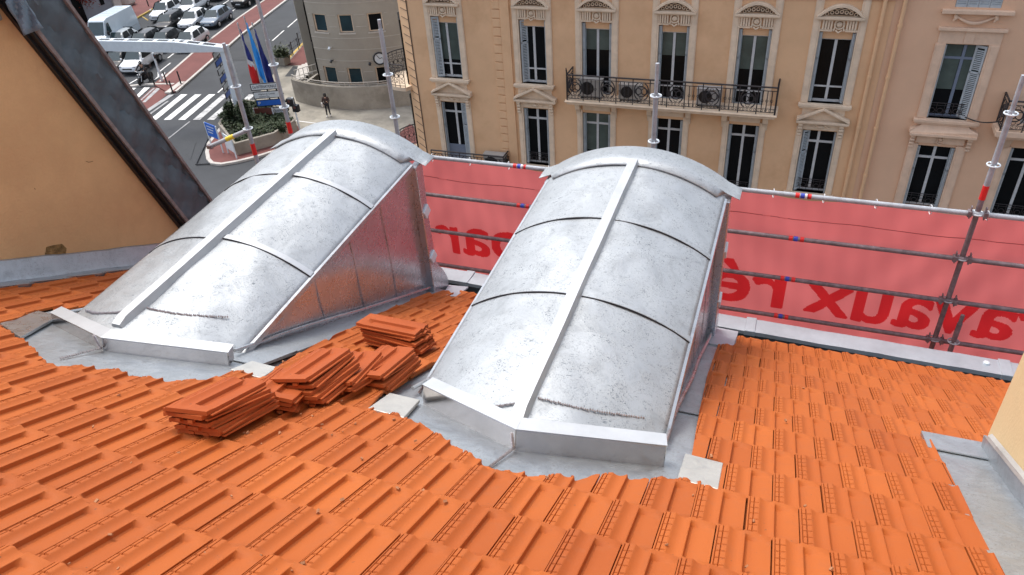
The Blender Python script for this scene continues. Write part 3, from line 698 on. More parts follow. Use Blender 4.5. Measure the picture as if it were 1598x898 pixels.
# loose flap of membrane over the wall's top, grey coping beyond
mb = MB(); Q = []
fp = [[(8, 4), (24, 27), (37, 56)], [(20, -6), (36, 14), (52, 50)], [(34, -14), (48, 16), (68, 44)]]
for i in range(9):
    row = []
    for j in range(9):
        a, b = i/4, j/4; i0, j0 = min(int(a), 1), min(int(b), 1); fa, fb = a-i0, b-j0
        px = [(1-fa)*((1-fb)*fp[i0][j0][c]+fb*fp[i0][j0+1][c])+fa*((1-fb)*fp[i0+1][j0][c]+fb*fp[i0+1][j0+1][c]) for c in (0, 1)]
        row.append(tuple(onX(px[0], px[1], XW+.17+.03*math.sin(i*1.1+j*.9))))
    Q.append(row)
mb.grid(Q); f_ = obj('membrane_flap', mb, 'membrane_light', nb, smooth=True); s_ = f_.modifiers.new('t', 'SOLIDIFY'); s_.thickness = .012
z0 = onX(10, 28, XW)[2]
mb = MB(); mb.box(XW-.5, XW+.035, -4, cy(z0)-.12, z0, z0+.30); obj('coping', mb, 'concrete', nb, bevel=.01)
mb = MB(); mb.box(XW-7, XW-.5, -4, 5, zt+.002, zt+.06); obj('terrace', mb, 'concrete', nb)
# bare patch where render has fallen off
pp = [(73, 386), (84, 383), (97, 381), (104, 388), (103, 395), (106, 402), (90, 405), (76, 407), (70, 400), (72, 393)]
mb = MB(); mb.prism([tuple(onX(x, y, XW+.006)) for x, y in pp], (-.02, 0, 0)); sub('bare_patch', mb, 'plaster_patch', gw)

# ------------------------------------------------------------------ loose roof tiles stacked beside the dormers
def loose_tile():
    W_, L_ = .245, .46; t = .014; mb = MB()
    us = PU.copy(); vs = np.linspace(0, 1, 17)
    top = []; bot = []
    for i, v in enumerate(vs):
        pk = pocket(.02+.96*max(0, (v-.10)/.9)); prof_ = PE*(1-pk)+PH*pk
        hh = []
        for j_, u in enumerate(us):
            h = max(-.002, prof_[j_])
            if gro[j_]: h -= .004
            if i % 2 == 0 and .08 < u < .25 and v > .15: h -= .003
            if v < .10: h = (.016 if v < .01 or abs(v-.085) < .03 else .004) if u > .05 else .010    # head ribs
            hh.append(h)
        top.append([(u*W_-W_/2, v*L_-L_/2, h+t) for u, h in zip(us, hh)])
        bot.append([(u*W_-W_/2, v*L_-L_/2, max(0, h-.002)*.7) for u, h in zip(us, hh)])
    mb.grid(top); mb.grid([r_[::-1] for r_ in bot])
    n_ = len(us); m_ = len(vs); o2 = n_*m_
    def B(i, j): return o2+i*n_+(n_-1-j)
    for i in range(m_-1):
        mb.f.append((i*n_, (i+1)*n_, B(i+1, 0), B(i, 0))); mb.f.append(((i+1)*n_-1, B(i, n_-1), B(i+1, n_-1), (i+2)*n_-1)); mb.mi += [0, 0]
    for j in range(n_-1):
        mb.f.append((j, B(0, j), B(0, j+1), j+1)); mb.f.append(((m_-1)*n_+j, (m_-1)*n_+j+1, B(m_-1, j+1), B(m_-1, j))); mb.mi += [0, 0]
    mb.box(W_/2-.001, W_/2+.016, -L_/2+.02, L_/2-.02, .002, .009)          # interlocking lip
    mb.box(-.05, -.02, -L_/2+.002, -L_/2+.02, -.012, .003); mb.box(.03, .06, -L_/2+.002, -L_/2+.02, -.012, .003)
    return mb
LT = obj('roof_tile', loose_tile(), 'tile_loose', smooth=True, angle=30)
at = LT.data.attributes.new('tint', 'FLOAT', 'POINT'); at.data.foreach_set('value', [.5]*len(LT.data.vertices))
EX, ES, EN = Vector((1, 0, 0)), Vector((0, CT, -ST)), Vector((0, ST, CT))
BASE = Matrix((EX, ES, EN)).transposed()
first = [True]
def put_tile(u, s, h, yaw, pit, rol, label, group='loose roof tiles piled on the roof'):
    if first[0]: o = LT; first[0] = False
    else: o = LT.copy(); col.objects.link(o)
    o.matrix_world = Matrix.Translation(Vector(RF(u, s, h))) @ (BASE @ (Matrix.Rotation(R(yaw), 3, 'Z') @ Matrix.Rotation(R(pit), 3, 'X') @ Matrix.Rotation(R(rol), 3, 'Y'))).to_4x4()
    tag(o, label, 'roof tile', group); return o
def spot(px, py, h=0): return rp(px, py, h)
orn = ['lowest', 'second', 'third', 'fourth', 'fifth', 'sixth', 'seventh', 'eighth']
def pile(px, py, n, yaw, step, pit, rol, lean, what, h0=.05, topword='topmost'):
    u, s = spot(px, py)
    for i in range(n):
        nm = topword if i == n-1 else (orn[i]+' from the bottom' if i else 'lowest')
        put_tile(u+lean[0]*i+random.gauss(0, .004), s+lean[1]*i+random.gauss(0, .006), h0+step*i, yaw+random.gauss(0, 3.2), pit+random.gauss(0, 1.5), rol+random.gauss(0, 1.8),
                 f'orange clay tile, {nm} {what}')
pile(360, 668, 5, 1, .028, 4, -6, (-.012, -.012), 'in the solid stack beside the pale corner plate', h0=.045)
pile(436, 628, 3, 20, .025, 0, 4, (.012, .0), 'in the low crooked heap between the stacks', h0=.04)
pile(508, 620, 5, 2, .028, 11, -10, (-.022, -.006), 'in the fanned leaning middle stack', h0=.055)
pile(552, 606, 3, 5, .026, 7, -10, (-.02, .008), 'in the stack wedged behind the fanned one', h0=.05)
pile(604, 596, 4, -4, .026, 8, -6, (-.012, -.010), 'in the sun-pale stack below the sideways tiles', h0=.04)
pile(624, 548, 5, -90, .030, -3, 6, (-.016, -.004), 'in the stack of tiles lying sideways', h0=.05)
# broken crumbs of clay and mortar left on the tiles
mb = MB(); r_ = random.Random(11)
for i in range(90):
    if i < 40: u, s = rp(r_.uniform(60, 1300), r_.uniform(600, 890), .03)
    else: u, s = rp(r_.gauss(470, 90), r_.gauss(640, 40), .03)
    if free(np.array([u]), np.array([s]))[0]: continue
    a = r_.uniform(.002, .006); c = Vector(RF(u, s, .026+a)); mb.obox(c, (a*1.6, a, a*.7), Matrix.Rotation(r_.uniform(0, 6), 3, 'Z') @ Matrix.Rotation(r_.uniform(0, 2), 3, 'X'))
db = obj('clay_crumbs', mb, mat('clay_crumb', (.38, .17, .08), .9, 0, .4, 9)); tag(db, kind='stuff')

for pts in ([(134, 252), (139, 253.5), (145, 252)], [(109, 138), (110.5, 140)], [(193, 391), (194.5, 389), (193.5, 386)], [(54, 294), (55, 296)]):
    mb = MB(); mb.tube([tuple(onX(x, y, XW+.001)) for x, y in pts], .0025, 5); sub('crack', mb, 'plaster_patch', gw)
# ================================================================== scaffold with its ledgers, and the printed net hung on it
YS = 7.05; LV = [-5.225, -4.725, -4.225, -3.73]
sf = empty('scaffold', (-2, YS, GZ), 'galvanised tube scaffold along the street side, red tape on its posts', 'scaffold')
def rosette(mb, x, y, z):
    mb.ring((x, y, z), (0, 0, 1), .052, .007, 20, 6)
    for a in range(4):
        c, s_ = math.cos(a*math.pi/2+.4), math.sin(a*math.pi/2+.4); mb.cyl((x+c*.024, y+s_*.024, z), (x+c*.052, y+s_*.052, z), .007, 6)
def post(x, y, ztop, zbot=-8.5, rings=(), thin=None, mtl='scaffold', tapes=(), lo=None):
    mb = MB(); mb.cyl((x, y, zbot), (x, y, ztop), .0245, 14); p = obj('post', mb, mtl, sf, smooth=True)
    if thin: mb = MB(); mb.cyl((x, y, ztop-.01), (x, y, thin), .019, 12); sub('spigot', mb, mtl, p, smooth=True)
    for z in rings:
        mb = MB(); rosette(mb, x, y, z); sub('rosette', mb, 'white_metal' if z > -3.9 else 'scaffold', p, smooth=True)
    for z in tapes: mb = MB(); mb.cyl((x, y, z-.07), (x, y, z+.07), .027, 14); sub('red_band', mb, 'red_tape', p, smooth=True)
    return p
pr = post(1.77, YS, -3.45, rings=LV, mtl='scaffold_dark', tapes=())
p2 = post(1.77, YS, -2.74, -3.46, rings=[-3.24, -2.76], thin=-2.43, tapes=(onY(1530, 300, YS)[2],))
post(-1.235, YS, -2.80, rings=[-3.30, -2.82]+LV, thin=-2.50)
post(-4.17, YS, -2.30, rings=[-3.28, -2.79]+LV, thin=-2.2)
q_ = onY(427, 101, 6.85); xl = float(q_[0])
post(xl, 6.85, float(onY(409, 62, 6.85)[2]), rings=[float(onY(427, 101, 6.85)[2]), float(onY(444, 167, 6.85)[2]), -3.7, -4.2], thin=-.9, tapes=(float(onY(452, 199, 6.85)[2]),))
q2 = onY(368, 135, 6.5); xm = float(q2[0])
post(xm, 6.5, float(onY(359, 95, 6.5)[2]), rings=[float(q2[2]), float(onY(389, 201, 6.5)[2]), -3.9], thin=float(onY(352, 68, 6.5)[2]), tapes=(float(onY(398, 233, 6.5)[2]),))
post(4.77, YS, -2.3, rings=LV)
q3 = onY(1488, 533, 6.93); post(float(q3[0]), 6.93, float(onY(1496, 505, 6.93)[2]), rings=[float(q3[2])], mtl='scaffold_dark', thin=float(onY(1501, 492, 6.93)[2]))
def band(mb, x, y, z, k):
    pass
for i, z in enumerate(LV):
    top = i == 3
    mb = MB(); mb.cyl((xl-.1, YS-.02, z), (4.9, YS-.02, z), .024, 12); lg = obj('ledger', mb, 'scaffold' if top else 'scaffold_dark', sf, smooth=True)
    for X in (1.77, -1.235, -4.17, 4.77):   # wedge heads either side of each post
        for sg in (-1, 1):
            mb = MB(); mb.box(X+sg*.065-.018, X+sg*.065+.018, YS-.05, YS+.01, z-.028, z+.030); mb.box(X+sg*.06-.005, X+sg*.06+.005, YS-.04, YS-.0, z-.05, z+.075)
            sub('wedge_head', mb, 'scaffold_dark', lg, bevel=.003)
    px = {3: [(812, 267), (1252, 309)], 2: [(817, 325), (1241, 376)], 1: [(1228, 437)], 0: [(1218, 493)]}[i]
    for x, y in px:
        X = float(onY(x, y, YS)[0])
        for dx, c in ((-.05, 'red_tape'), (0, 'blue_tape'), (.035, 'white_tape'), (.06, 'red_tape')):
            if top is False and c == 'white_tape': continue
            mb = MB(); mb.cyl((X+dx-.018, YS-.02, z), (X+dx+.02, YS-.02, z), .0265, 12); sub('tape_band', mb, c, lg, smooth=True)
a, b = onY(385, 204, 6.48), onY(330, 228, 6.3); mb = MB(); mb.cyl(tuple(a), tuple(b), .0245, 14); br = obj('brace', mb, 'scaffold', sf, smooth=True)
a, b = Vector(a), Vector(b); d = (b-a).normalized(); c = a.lerp(b, .47); mb = MB(); mb.cyl(c-d*.05, c+d*.05, .0275, 14); sub('yellow_band', mb, 'yellow_tape', br, smooth=True)
mb = MB(); mb.obox(b+d*.02, (.03, .03, .022), Matrix.Identity(3)); mb.cyl(b+Vector((-.04, 0, .0)), b+Vector((.05, 0, .01)), .012, 8); sub('coupler', mb, 'scaffold_dark', br, bevel=.004)

# printed net
YB = 7.13
def bz(x): return -3.79-.018*abs(math.sin(x*2.09+.6))-.01*math.sin(x*5)
def bw(x, z):
    f1 = .010*np.sin((x*.9+z*1.7)*5.1)*np.exp(-((np.mod(x+1.2, 3.0)-1.3)/.8)**2); f2 = .007*np.sin((x*1.6-z*1.2)*8.3+1)*np.exp(-((np.mod(x+.2, 3.0)-1.9)/.7)**2)
    return YB+.018*np.sin(x*1.9+z*.8)+.010*np.sin(x*5.3-z*1.0)+f1+f2+.003*np.sin(x*31+z*3)
STEP = .0085; NX = int((5.0-(xl-.05))/STEP); xs_ = xl-.05+np.arange(NX+1)*STEP
zf = np.arange(-5.62, -4.50, STEP); zs_ = np.concatenate([np.linspace(-6.7, -5.66, 12), zf, np.linspace(-4.46, -3.83, 16), [-3.80]])
mask = np.zeros((len(zs_)-1, NX), bool); xcn = (xs_[:-1]+xs_[1:])/2; zcn = (zs_[:-1]+zs_[1:])/2
def word(s_, x0, x1, base, drop, h):
    """print a word on the net; seen from behind it runs from right to left"""
    cu = bpy.data.curves.new('tmp_text', 'FONT'); cu.body = s_; cu.size = 1.0; cu.resolution_u = 6
    to = bpy.data.objects.new('tmp_text', cu); col.objects.link(to)
    me = bpy.data.meshes.new_from_object(to.evaluated_get(bpy.context.evaluated_depsgraph_get())); bpy.data.objects.remove(to); bpy.data.curves.remove(cu)
    co = np.array([v.co[:2] for v in me.vertices]); me.calc_loop_triangles(); tr = [tuple(t.vertices) for t in me.loop_triangles]; bpy.data.meshes.remove(me)
    mn, mx_ = co[:, 0].min(), co[:, 0].max(); t = (co[:, 0]-mn)/(mx_-mn); X = x1-t*(x1-x0); Z = base+co[:, 1]*h+drop*t
    for a_, b_, c_ in tr:
        tx, tz = X[[a_, b_, c_]], Z[[a_, b_, c_]]
        i0, i1 = np.searchsorted(xcn, tx.min()), np.searchsorted(xcn, tx.max())+1; j0, j1 = np.searchsorted(zcn, tz.min()), np.searchsorted(zcn, tz.max())+1
        gx_, gz_ = np.meshgrid(xcn[i0:i1], zcn[j0:j1]); s1 = (tx[1]-tx[0])*(gz_-tz[0])-(tz[1]-tz[0])*(gx_-tx[0]); s2 = (tx[2]-tx[1])*(gz_-tz[1])-(tz[2]-tz[1])*(gx_-tx[1]); s3 = (tx[0]-tx[2])*(gz_-tz[2])-(tz[0]-tz[2])*(gx_-tx[2])
        mask[j0:j1, i0:i1] |= ((s1 >= 0) & (s2 >= 0) & (s3 >= 0)) | ((s1 <= 0) & (s2 <= 0) & (s3 <= 0))
word('travaux', .48, 3.07, -5.16, -.02, .80); word('réalisés', -2.62, .24, -5.185, .02, .80); word('par', -3.90, -2.80, -5.06, -.03, .80)
m0 = mask.copy()
for dj in (-2, -1, 0, 1, 2):      # heavier strokes
    for di in (-2, -1, 0, 1, 2):
        if di*di+dj*dj <= 5: mask |= np.roll(np.roll(m0, dj, 0), di, 1)
GX, GZ_ = np.meshgrid(xs_, zs_); top_ = GZ_ == zs_[-1]; GZ2 = np.where(top_, -3.79-.018*np.abs(np.sin(GX*2.09+.6))-.01*np.sin(GX*5), GZ_)
PT = np.stack([GX, bw(GX, GZ_), GZ2], -1).reshape(-1, 3); idx_ = np.arange(PT.shape[0]).reshape(GX.shape)
FA = np.stack([idx_[:-1, :-1], idx_[:-1, 1:], idx_[1:, 1:], idx_[1:, :-1]], -1)
def np_mesh(name, fa, mtl, parent=None):
    u_, inv_ = np.unique(fa, return_inverse=True); inv_ = inv_.reshape(fa.shape); me = bpy.data.meshes.new(name)
    me.vertices.add(len(u_)); me.vertices.foreach_set('co', PT[u_].astype(np.float32).ravel()); me.loops.add(inv_.size); me.loops.foreach_set('vertex_index', inv_.astype(np.int32).ravel())
    me.polygons.add(len(inv_)); me.polygons.foreach_set('loop_start', np.arange(0, inv_.size, 4, dtype=np.int32)); me.polygons.foreach_set('loop_total', np.full(len(inv_), 4, np.int32)); me.update(calc_edges=True); me.validate()
    me.polygons.foreach_set('use_smooth', [True]*len(me.polygons)); me.materials.append(M[mtl]); o = bpy.data.objects.new(name, me); col.objects.link(o); o.parent = parent; return o
bn = np_mesh('printed_net', FA[~mask], 'banner'); np_mesh('lettering', FA[mask], 'banner_text', bn)
tag(bn, 'pink-red net hung behind the scaffold, its red lettering seen reversed', 'banner')
mb = MB()
for z in (-4.05, -5.75):
    Q = [[(xl+.05+(5-xl)*i/80, float(bw(xl+(5-xl)*i/80, z))-.006, z+dz+.01*math.sin(i*.3)) for i in range(81)] for dz in (.004, -.004)]; mb.grid(Q)
h_ = obj('seam', mb, 'banner_text', bn); h_.data.materials[0] = mat('net_seam', (.50, .09, .09), .8, 0, .1)
mb = MB()
for k in range(22):      # white ties looping the net to the top tube
    x = xl+.3+k*.47; mb.ring((x, YS+.02, -3.755), (1, .15, 0), .045, .004, 12, 4)
tt = obj('cable_tie', mb, 'white_tape', bn); tt['kind'] = 'stuff'

# ================================================================== ochre apartment building across the street
YF = 27.0
ap = empty('apartment_building', (-5, YF, GZ), 'ochre apartment building with carved pediments over tall windows and a long iron balcony', 'building')
def wall_holes(name, x0, x1, z0, z1, y, holes, mtl, parent, depth=.28, **k):
    """front wall at y with real openings and reveals"""
    xs = sorted({x0, x1}|{h[0] for h in holes}|{h[1] for h in holes}); zs = sorted({z0, z1}|{h[2] for h in holes}|{h[3] for h in holes})
    mb = MB()
    for i in range(len(xs)-1):
        for j in range(len(zs)-1):
            cx, cz = (xs[i]+xs[i+1])/2, (zs[j]+zs[j+1])/2
            if any(h[0] < cx < h[1] and h[2] < cz < h[3] for h in holes): continue
            mb.add([(xs[i], y, zs[j]), (xs[i+1], y, zs[j]), (xs[i+1], y, zs[j+1]), (xs[i], y, zs[j+1])], [(0, 1, 2, 3)])
    for a, b, c, d in holes:
        e = y+depth
        mb.add([(a, y, c), (b, y, c), (b, y, d), (a, y, d), (a, e, c), (b, e, c), (b, e, d), (a, e, d)], [(0, 4, 5, 1), (1, 5, 6, 2), (2, 6, 7, 3), (3, 7, 4, 0)])
    return obj(name, mb, mtl, parent, **k)
CX = [-13.1, -9.49, -7.0, -4.2, -1.45, 1.15]
CW = [1.13, 1.05, 1.12, 1.08, 1.08, 1.14]
holes = []
for i, (x, w_) in enumerate(zip(CX, CW)):
    holes.append((x-w_/2, x+w_/2, -10.66 if i in (0, 1, 5) else -11.0, -8.2))
    holes.append((x-w_/2, x+w_/2, -14.55 if i in (0, 2, 3, 4) else -14.15, -11.68))
    holes.append((x-w_/2, x+w_/2, -6.9, -4.4))
    holes.append((x-w_/2-.1, x+w_/2+.1, -19.6, -16.2))
fw = wall_holes('wall', -14.62, 2.66, GZ, -3.0, YF, holes, 'facade', ap)
mb = MB(); mb.prism([(-14.62, YF+.30, GZ), (-15.35, YF+.85, GZ), (-15.9, YF+2.2, GZ), (-15.9, 40, GZ), (2.66, 40, GZ), (2.66, YF+.30, GZ)], (0, 0, 17.0)); obj('wall', mb, 'facade', ap)
# chamfered corner pilaster with rusticated joints
mb = MB(); mb.prism([(-14.62, YF-.0, GZ), (-15.36, YF+.62, GZ), (-15.9, YF+2.2, GZ), (-15.3, YF+2.2, GZ), (-14.62, YF+.29, GZ)], (0, 0, 17)); cpil = obj('corner_pilaster', mb, 'facade', ap)
mb = MB(); a0, b0 = Vector((-14.72, YF+.08, 0)), Vector((-15.28, YF+.55, 0)); nrm = Vector((-.64, -.77, 0)).normalized()
z = -7.72
k = 0
while z > -19.6:
    p0, p1 = a0.lerp(b0, .0), a0.lerp(b0, .86); mb.tube([p0+nrm*.004+Vector((0, 0, z)), p1+nrm*.004+Vector((0, 0, z))], .014, 4); z -= .345; k += 1
sub('rustic_joint', mb, 'shadow_stone', cpil)
mb = MB(); mb.box(-14.66, -14.615, YF-.02, YF+.1, GZ, -3.0); sub('corner_joint', mb, 'shadow_stone', cpil)
# rusticated quoin strip and the lighter pilaster beside it
mb = MB(); z = -7.52; i = 0
while z > -19.8:
    xl0 = -11.06-.02*(i % 2)
    mb.box(xl0, -10.74, YF-.055, YF+.02, z-.315, z-.02); z -= .335; i += 1
qn = obj('quoin', mb, 'facade', ap, bevel=.012); qn['kind'] = 'stuff'
mb = MB(); mb.box(-10.735, -10.36, YF-.075, YF+.02, GZ, -7.25); obj('pilaster', mb, 'trim', ap, bevel=.01).data.materials[0] = M['facade']
mb = MB(); mb.box(-14.7, 2.66, YF-.10, YF+.02, -7.13, -6.95); mb.box(-14.74, 2.66, YF-.16, YF+.02, -6.95, -6.86); obj('string_course', mb, 'facade_pink', ap, bevel=.01)

def relief(mb, x, y, z, s_):
    """carved cartouche: an oval boss in a scrolled frame"""
    mb.tube([(x, y+.01, z), (x, y-.05*s_, z), (x, y-.075*s_, z)], [.10*s_, .085*s_, .03*s_], 14)
    mb.ring((x, y-.02, z), (0, 1, 0), .145*s_, .028*s_, 18, 6)
    for sg in (-1, 1):
        mb.tube([(x+sg*(.10+.07*t)*s_, y-.03, z+(.15-.36*t+.10*math.sin(t*7))*s_) for t in [i/8 for i in range(9)]], .028*s_, 6)
    mb.tube([(x-.10*s_, y-.03, z-.18*s_), (x, y-.05, z-.25*s_), (x+.10*s_, y-.03, z-.18*s_)], .03*s_, 6)
    mb.tube([(x-.13*s_, y-.03, z+.16*s_), (x, y-.05, z+.20*s_), (x+.13*s_, y-.03, z+.16*s_)], .03*s_, 6)
def surround(x, w_, zb, zt_, mtl, parent, wide=.25, y=YF):
    mb = MB(); a, b = x-w_/2, x+w_/2
    mb.box(a-wide, a, y-.045, y+.02, zb, zt_); mb.box(b, b+wide, y-.045, y+.02, zb, zt_)
    mb.box(a-wide+.03, a-.06, y-.062, y-.04, zb+.02, zt_-.02); mb.box(b+.06, b+wide-.03, y-.062, y-.04, zb+.02, zt_-.02)
    return obj('window_surround', mb, mtl, parent, bevel=.006)
def sill(x, w_, z, mtl, parent, y=YF, dep=.20):
    mb = MB(); mb.box(x-w_/2-.30, x+w_/2+.30, y-dep, y+.24, z-.10, z); mb.box(x-w_/2-.25, x+w_/2+.25, y-dep+.05, y+.02, z-.17, z-.10); return obj('window_sill', mb, mtl, parent, bevel=.008)
def seg_pediment(x, parent, mtl='trim', y=YF):
    """arched pediment with carved tympanum, consoles and cartouche over an upper window"""
    mb = MB(); zb = -7.68; n_ = 16
    mb.box(x-.73, x+.73, y-.20, y+.02, zb-.075, zb); mb.box(x-.69, x+.69, y-.14, y+.02, zb-.12, zb-.075)
    arc = [(x+.73*math.cos(math.pi*(1-t)), zb+.41*math.sin(math.pi*t)**.85 if False else zb+.42*(1-(2*t-1)**2)**.62) for t in [i/n_ for i in range(n_+1)]]
    arc = [(x-.73+1.46*t, zb+.40*(1-(2*t-1)**2)) for t in [i/n_ for i in range(n_+1)]]
    inn = [(x+(p[0]-x)*.84, zb+.02+(p[1]-zb)*.72) for p in arc]
    for i in range(n_):
        o_, p_ = arc[i], arc[i+1]; r_, s_ = inn[i], inn[i+1]
        mb.hexa([(r_[0], y-.20, r_[1]), (s_[0], y-.20, s_[1]), (s_[0], y+.02, s_[1]), (r_[0], y+.02, r_[1]), (o_[0], y-.20, o_[1]+.001), (p_[0], y-.20, p_[1]+.001), (p_[0], y+.02, p_[1]+.001), (o_[0], y+.02, o_[1]+.001)])
    for sg in (-1, 1):     # fluted consoles
        for k in range(4): mb.box(x+sg*(.24+k*.085)-.03, x+sg*(.24+k*.085)+.03, y-.085, y+.02, zb-.43, zb-.12)
        mb.box(x+sg*.38-.19, x+sg*.38+.19, y-.06, y+.02, zb-.50, zb-.43)
    relief(mb, x, y-.03, zb-.27, 1.0)
    pd = obj('pediment', mb, mtl, parent, bevel=.006)
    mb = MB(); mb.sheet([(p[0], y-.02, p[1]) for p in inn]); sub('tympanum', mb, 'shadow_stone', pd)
    mb = MB()
    for k in range(-3, 4):
        cx = x+k*.145; cz = zb+.09+.05*(3-abs(k))/3
        if abs(k) == 3: cz -= .03
        mb.ring((cx, y-.05, cz), (0, 1, 0), .05, .016, 10, 5)
    mb.tube([(x-.5+1.0*t, y-.05, zb+.13+.10*math.sin(math.pi*t)+.02*math.sin(t*30)) for t in [i/24 for i in range(25)]], .014, 5)
    sub('carving', mb, mtl, pd)
    return pd
def tri_pediment(x, parent, mtl='trim', y=YF):
    zb = -11.34; mb = MB(); a, b = x-.84, x+.90
    mb.box(a, b, y-.26, y+.02, zb, zb+.075); mb.box(a+.06, b-.06, y-.20, y+.02, zb-.05, zb)
    ap_ = zb+.50
    for (x0, z0), (x1, z1) in (((a, zb+.075), (x, ap_)), ((x, ap_), (b, zb+.075))):
        mb.hexa([(x0, y-.27, z0), (x1, y-.27, z1), (x1, y+.02, z1), (x0, y+.02, z0), (x0, y-.27, z0+.085), (x1, y-.27, z1+.085), (x1, y+.02, z1+.085), (x0, y+.02, z0+.085)])
    mb.box(x-.62, x+.62, y-.05, y+.02, zb-.30, zb-.05)
    for sg in (-1, 1):
        for k in range(4): mb.tube([(x+sg*.68-.07, y-.13+.018*k, zb-.10-.13*k), (x+sg*.68+.07, y-.13+.018*k, zb-.10-.13*k)], .075-.007*k, 8)
        mb.box(x+sg*.68-.06, x+sg*.68+.06, y-.12, y+.02, zb-.06, zb-.01)
    mb.tube([(x-.32+.64*t, y-.06, zb-.17+.035*math.sin(t*19)) for t in [i/24 for i in range(25)]], .035, 6)
    mb.tube([(x-.08, y-.02, zb-.17), (x-.04, y-.09, zb-.17), (x+.04, y-.09, zb-.17), (x+.08, y-.02, zb-.17)], .06, 8)
    pd = obj('pediment', mb, mtl, parent, bevel=.006)
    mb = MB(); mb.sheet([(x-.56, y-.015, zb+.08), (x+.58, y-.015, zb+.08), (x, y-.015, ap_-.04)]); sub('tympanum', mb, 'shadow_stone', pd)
    return pd
def window(x, w_, zb, zt_, parent, kind, frame='window_frame', y=YF, blind=0.0, sh='fold', rail=0, wide_l=0, half=.5):
    """two-leaf casement in its reveal; part window > panes, transom, shutters, guard"""
    a, b = x-w_/2, x+w_/2; yf = y+.19; mb = MB(); f = .045
    zl = zt_-(.26 if kind == 'upper' else 0)      # rolled lambrequin board over the upper windows
    mb.box(a, a+f, yf, yf+.06, zb, zl); mb.box(b-f, b, yf, yf+.06, zb, zl); mb.box(a+f, b-f, yf, yf+.06, zl-f, zl); mb.box(a+f, b-f, yf, yf+.06, zb, zb+.09)
    mb.box(x-.045, x+.045, yf-.012, yf+.055, zb+.09, zl-f)
    if kind == 'lower': mb.box(a+f, x-.045, yf-.01, yf+.055, zl-.52, zl-.44); mb.box(x+.045, b-f, yf-.01, yf+.055, zl-.52, zl-.44)
    if kind == 'upper' and rail != 2: mb.box(a+f, x-.045, yf-.004, yf+.055, zb+.52, zb+.575); mb.box(x+.045, b-f, yf-.004, yf+.055, zb+.52, zb+.575)
    wn = obj('window', mb, frame, parent)
    for x0, x1 in ((a+f, x-.045), (x+.045, b-f)):
        mb = MB(); mb.box(x0, x1, yf+.02, yf+.03, zb+.09, zl-f); sub('pane', mb, 'glass', wn)
        if blind: mb = MB(); mb.box(x0+.01, x1-.01, yf+.014, yf+.019, zl-f-(zl-zb-.2)*blind, zl-f-.002); sub('blind', mb, 'glass_green', wn)
    if kind == 'upper': mb = MB(); mb.box(a, b, y+.12, y+.26, zl, zt_); sub('lintel_panel', mb, 'facade', wn)
    def shut(hx, ang, leaf, nm='shutter'):
        # louvred leaf hinged at hx, opened by ang
        Mx = Matrix.Rotation(R(ang), 3, 'Z'); o_ = Vector((hx, y+.02, 0)); mb = MB(); t = .018
        def bx(u0, u1, z0, z1, tt): P = [o_+Mx@Vector((u, v, 0))+Vector((0, 0, z)) for z in (z0, z1) for u, v in ((u0, -tt), (u1, -tt), (u1, tt), (u0, tt))]; mb.hexa(P)
        for z0, z1 in ((zb+.03, zb+.13), (zt_-.12, zt_-.04), (zb+(zt_-zb)*.62, zb+(zt_-zb)*.62+.07)): bx(0, leaf, z0, z1, t)
        bx(0, .06, zb+.13, zt_-.12, t); bx(leaf-.06, leaf, zb+.13, zt_-.12, t)
        z = zb+.16
        while z < zt_-.16:
            if abs(z-(zb+(zt_-zb)*.62+.035)) > .06: bx(.06, leaf-.06, z, z+.035, .010)
            z += .06
        return sub(nm, mb, 'shutter', wn)
    if sh == 'fold':
        shut(a+.03, 82, .17); shut(b-.03, 98, .17); shut(a+.075, 80, .16); shut(b-.075, 100, .16)
    elif sh == 'open_left': shut(a+.0, 180-8 if False else 14, .30); shut(b-.03, 96, .17)
    elif sh == 'ajar': shut(a+.03, 40, .30); shut(b-.03, 96, .17)
    elif sh == 'closed_half': shut(a+.03, 84, .17); shut(b-.01, 150, .34)
    if rail:
        mb = MB(); z1 = zb+.50; ry = y+.10
        mb.tube([(a, ry, z1), (b, ry, z1)], .014, 6); mb.tube([(a, ry, zb+.06), (b, ry, zb+.06)], .012, 6); mb.tube([(a, ry, zb+.42), (b, ry, zb+.42)], .008, 6)
        n_ = 5
        for k in range(n_): mb.ring((a+(b-a)*(k+.5)/n_, ry, zb+.24), (0, 1, 0), .085, .011, 12, 5)
        for k in range(n_+1): mb.tube([(a+(b-a)*k/n_, ry, zb+.06), (a+(b-a)*k/n_, ry, z1)], .009, 5)
        sub('guard_rail', mb, 'iron', wn)
    return wn
blinds = [.72, 0, .32, .35, .5, 0]; shs = ['open_left', 'ajar', 'fold', 'fold', 'fold', 'fold']
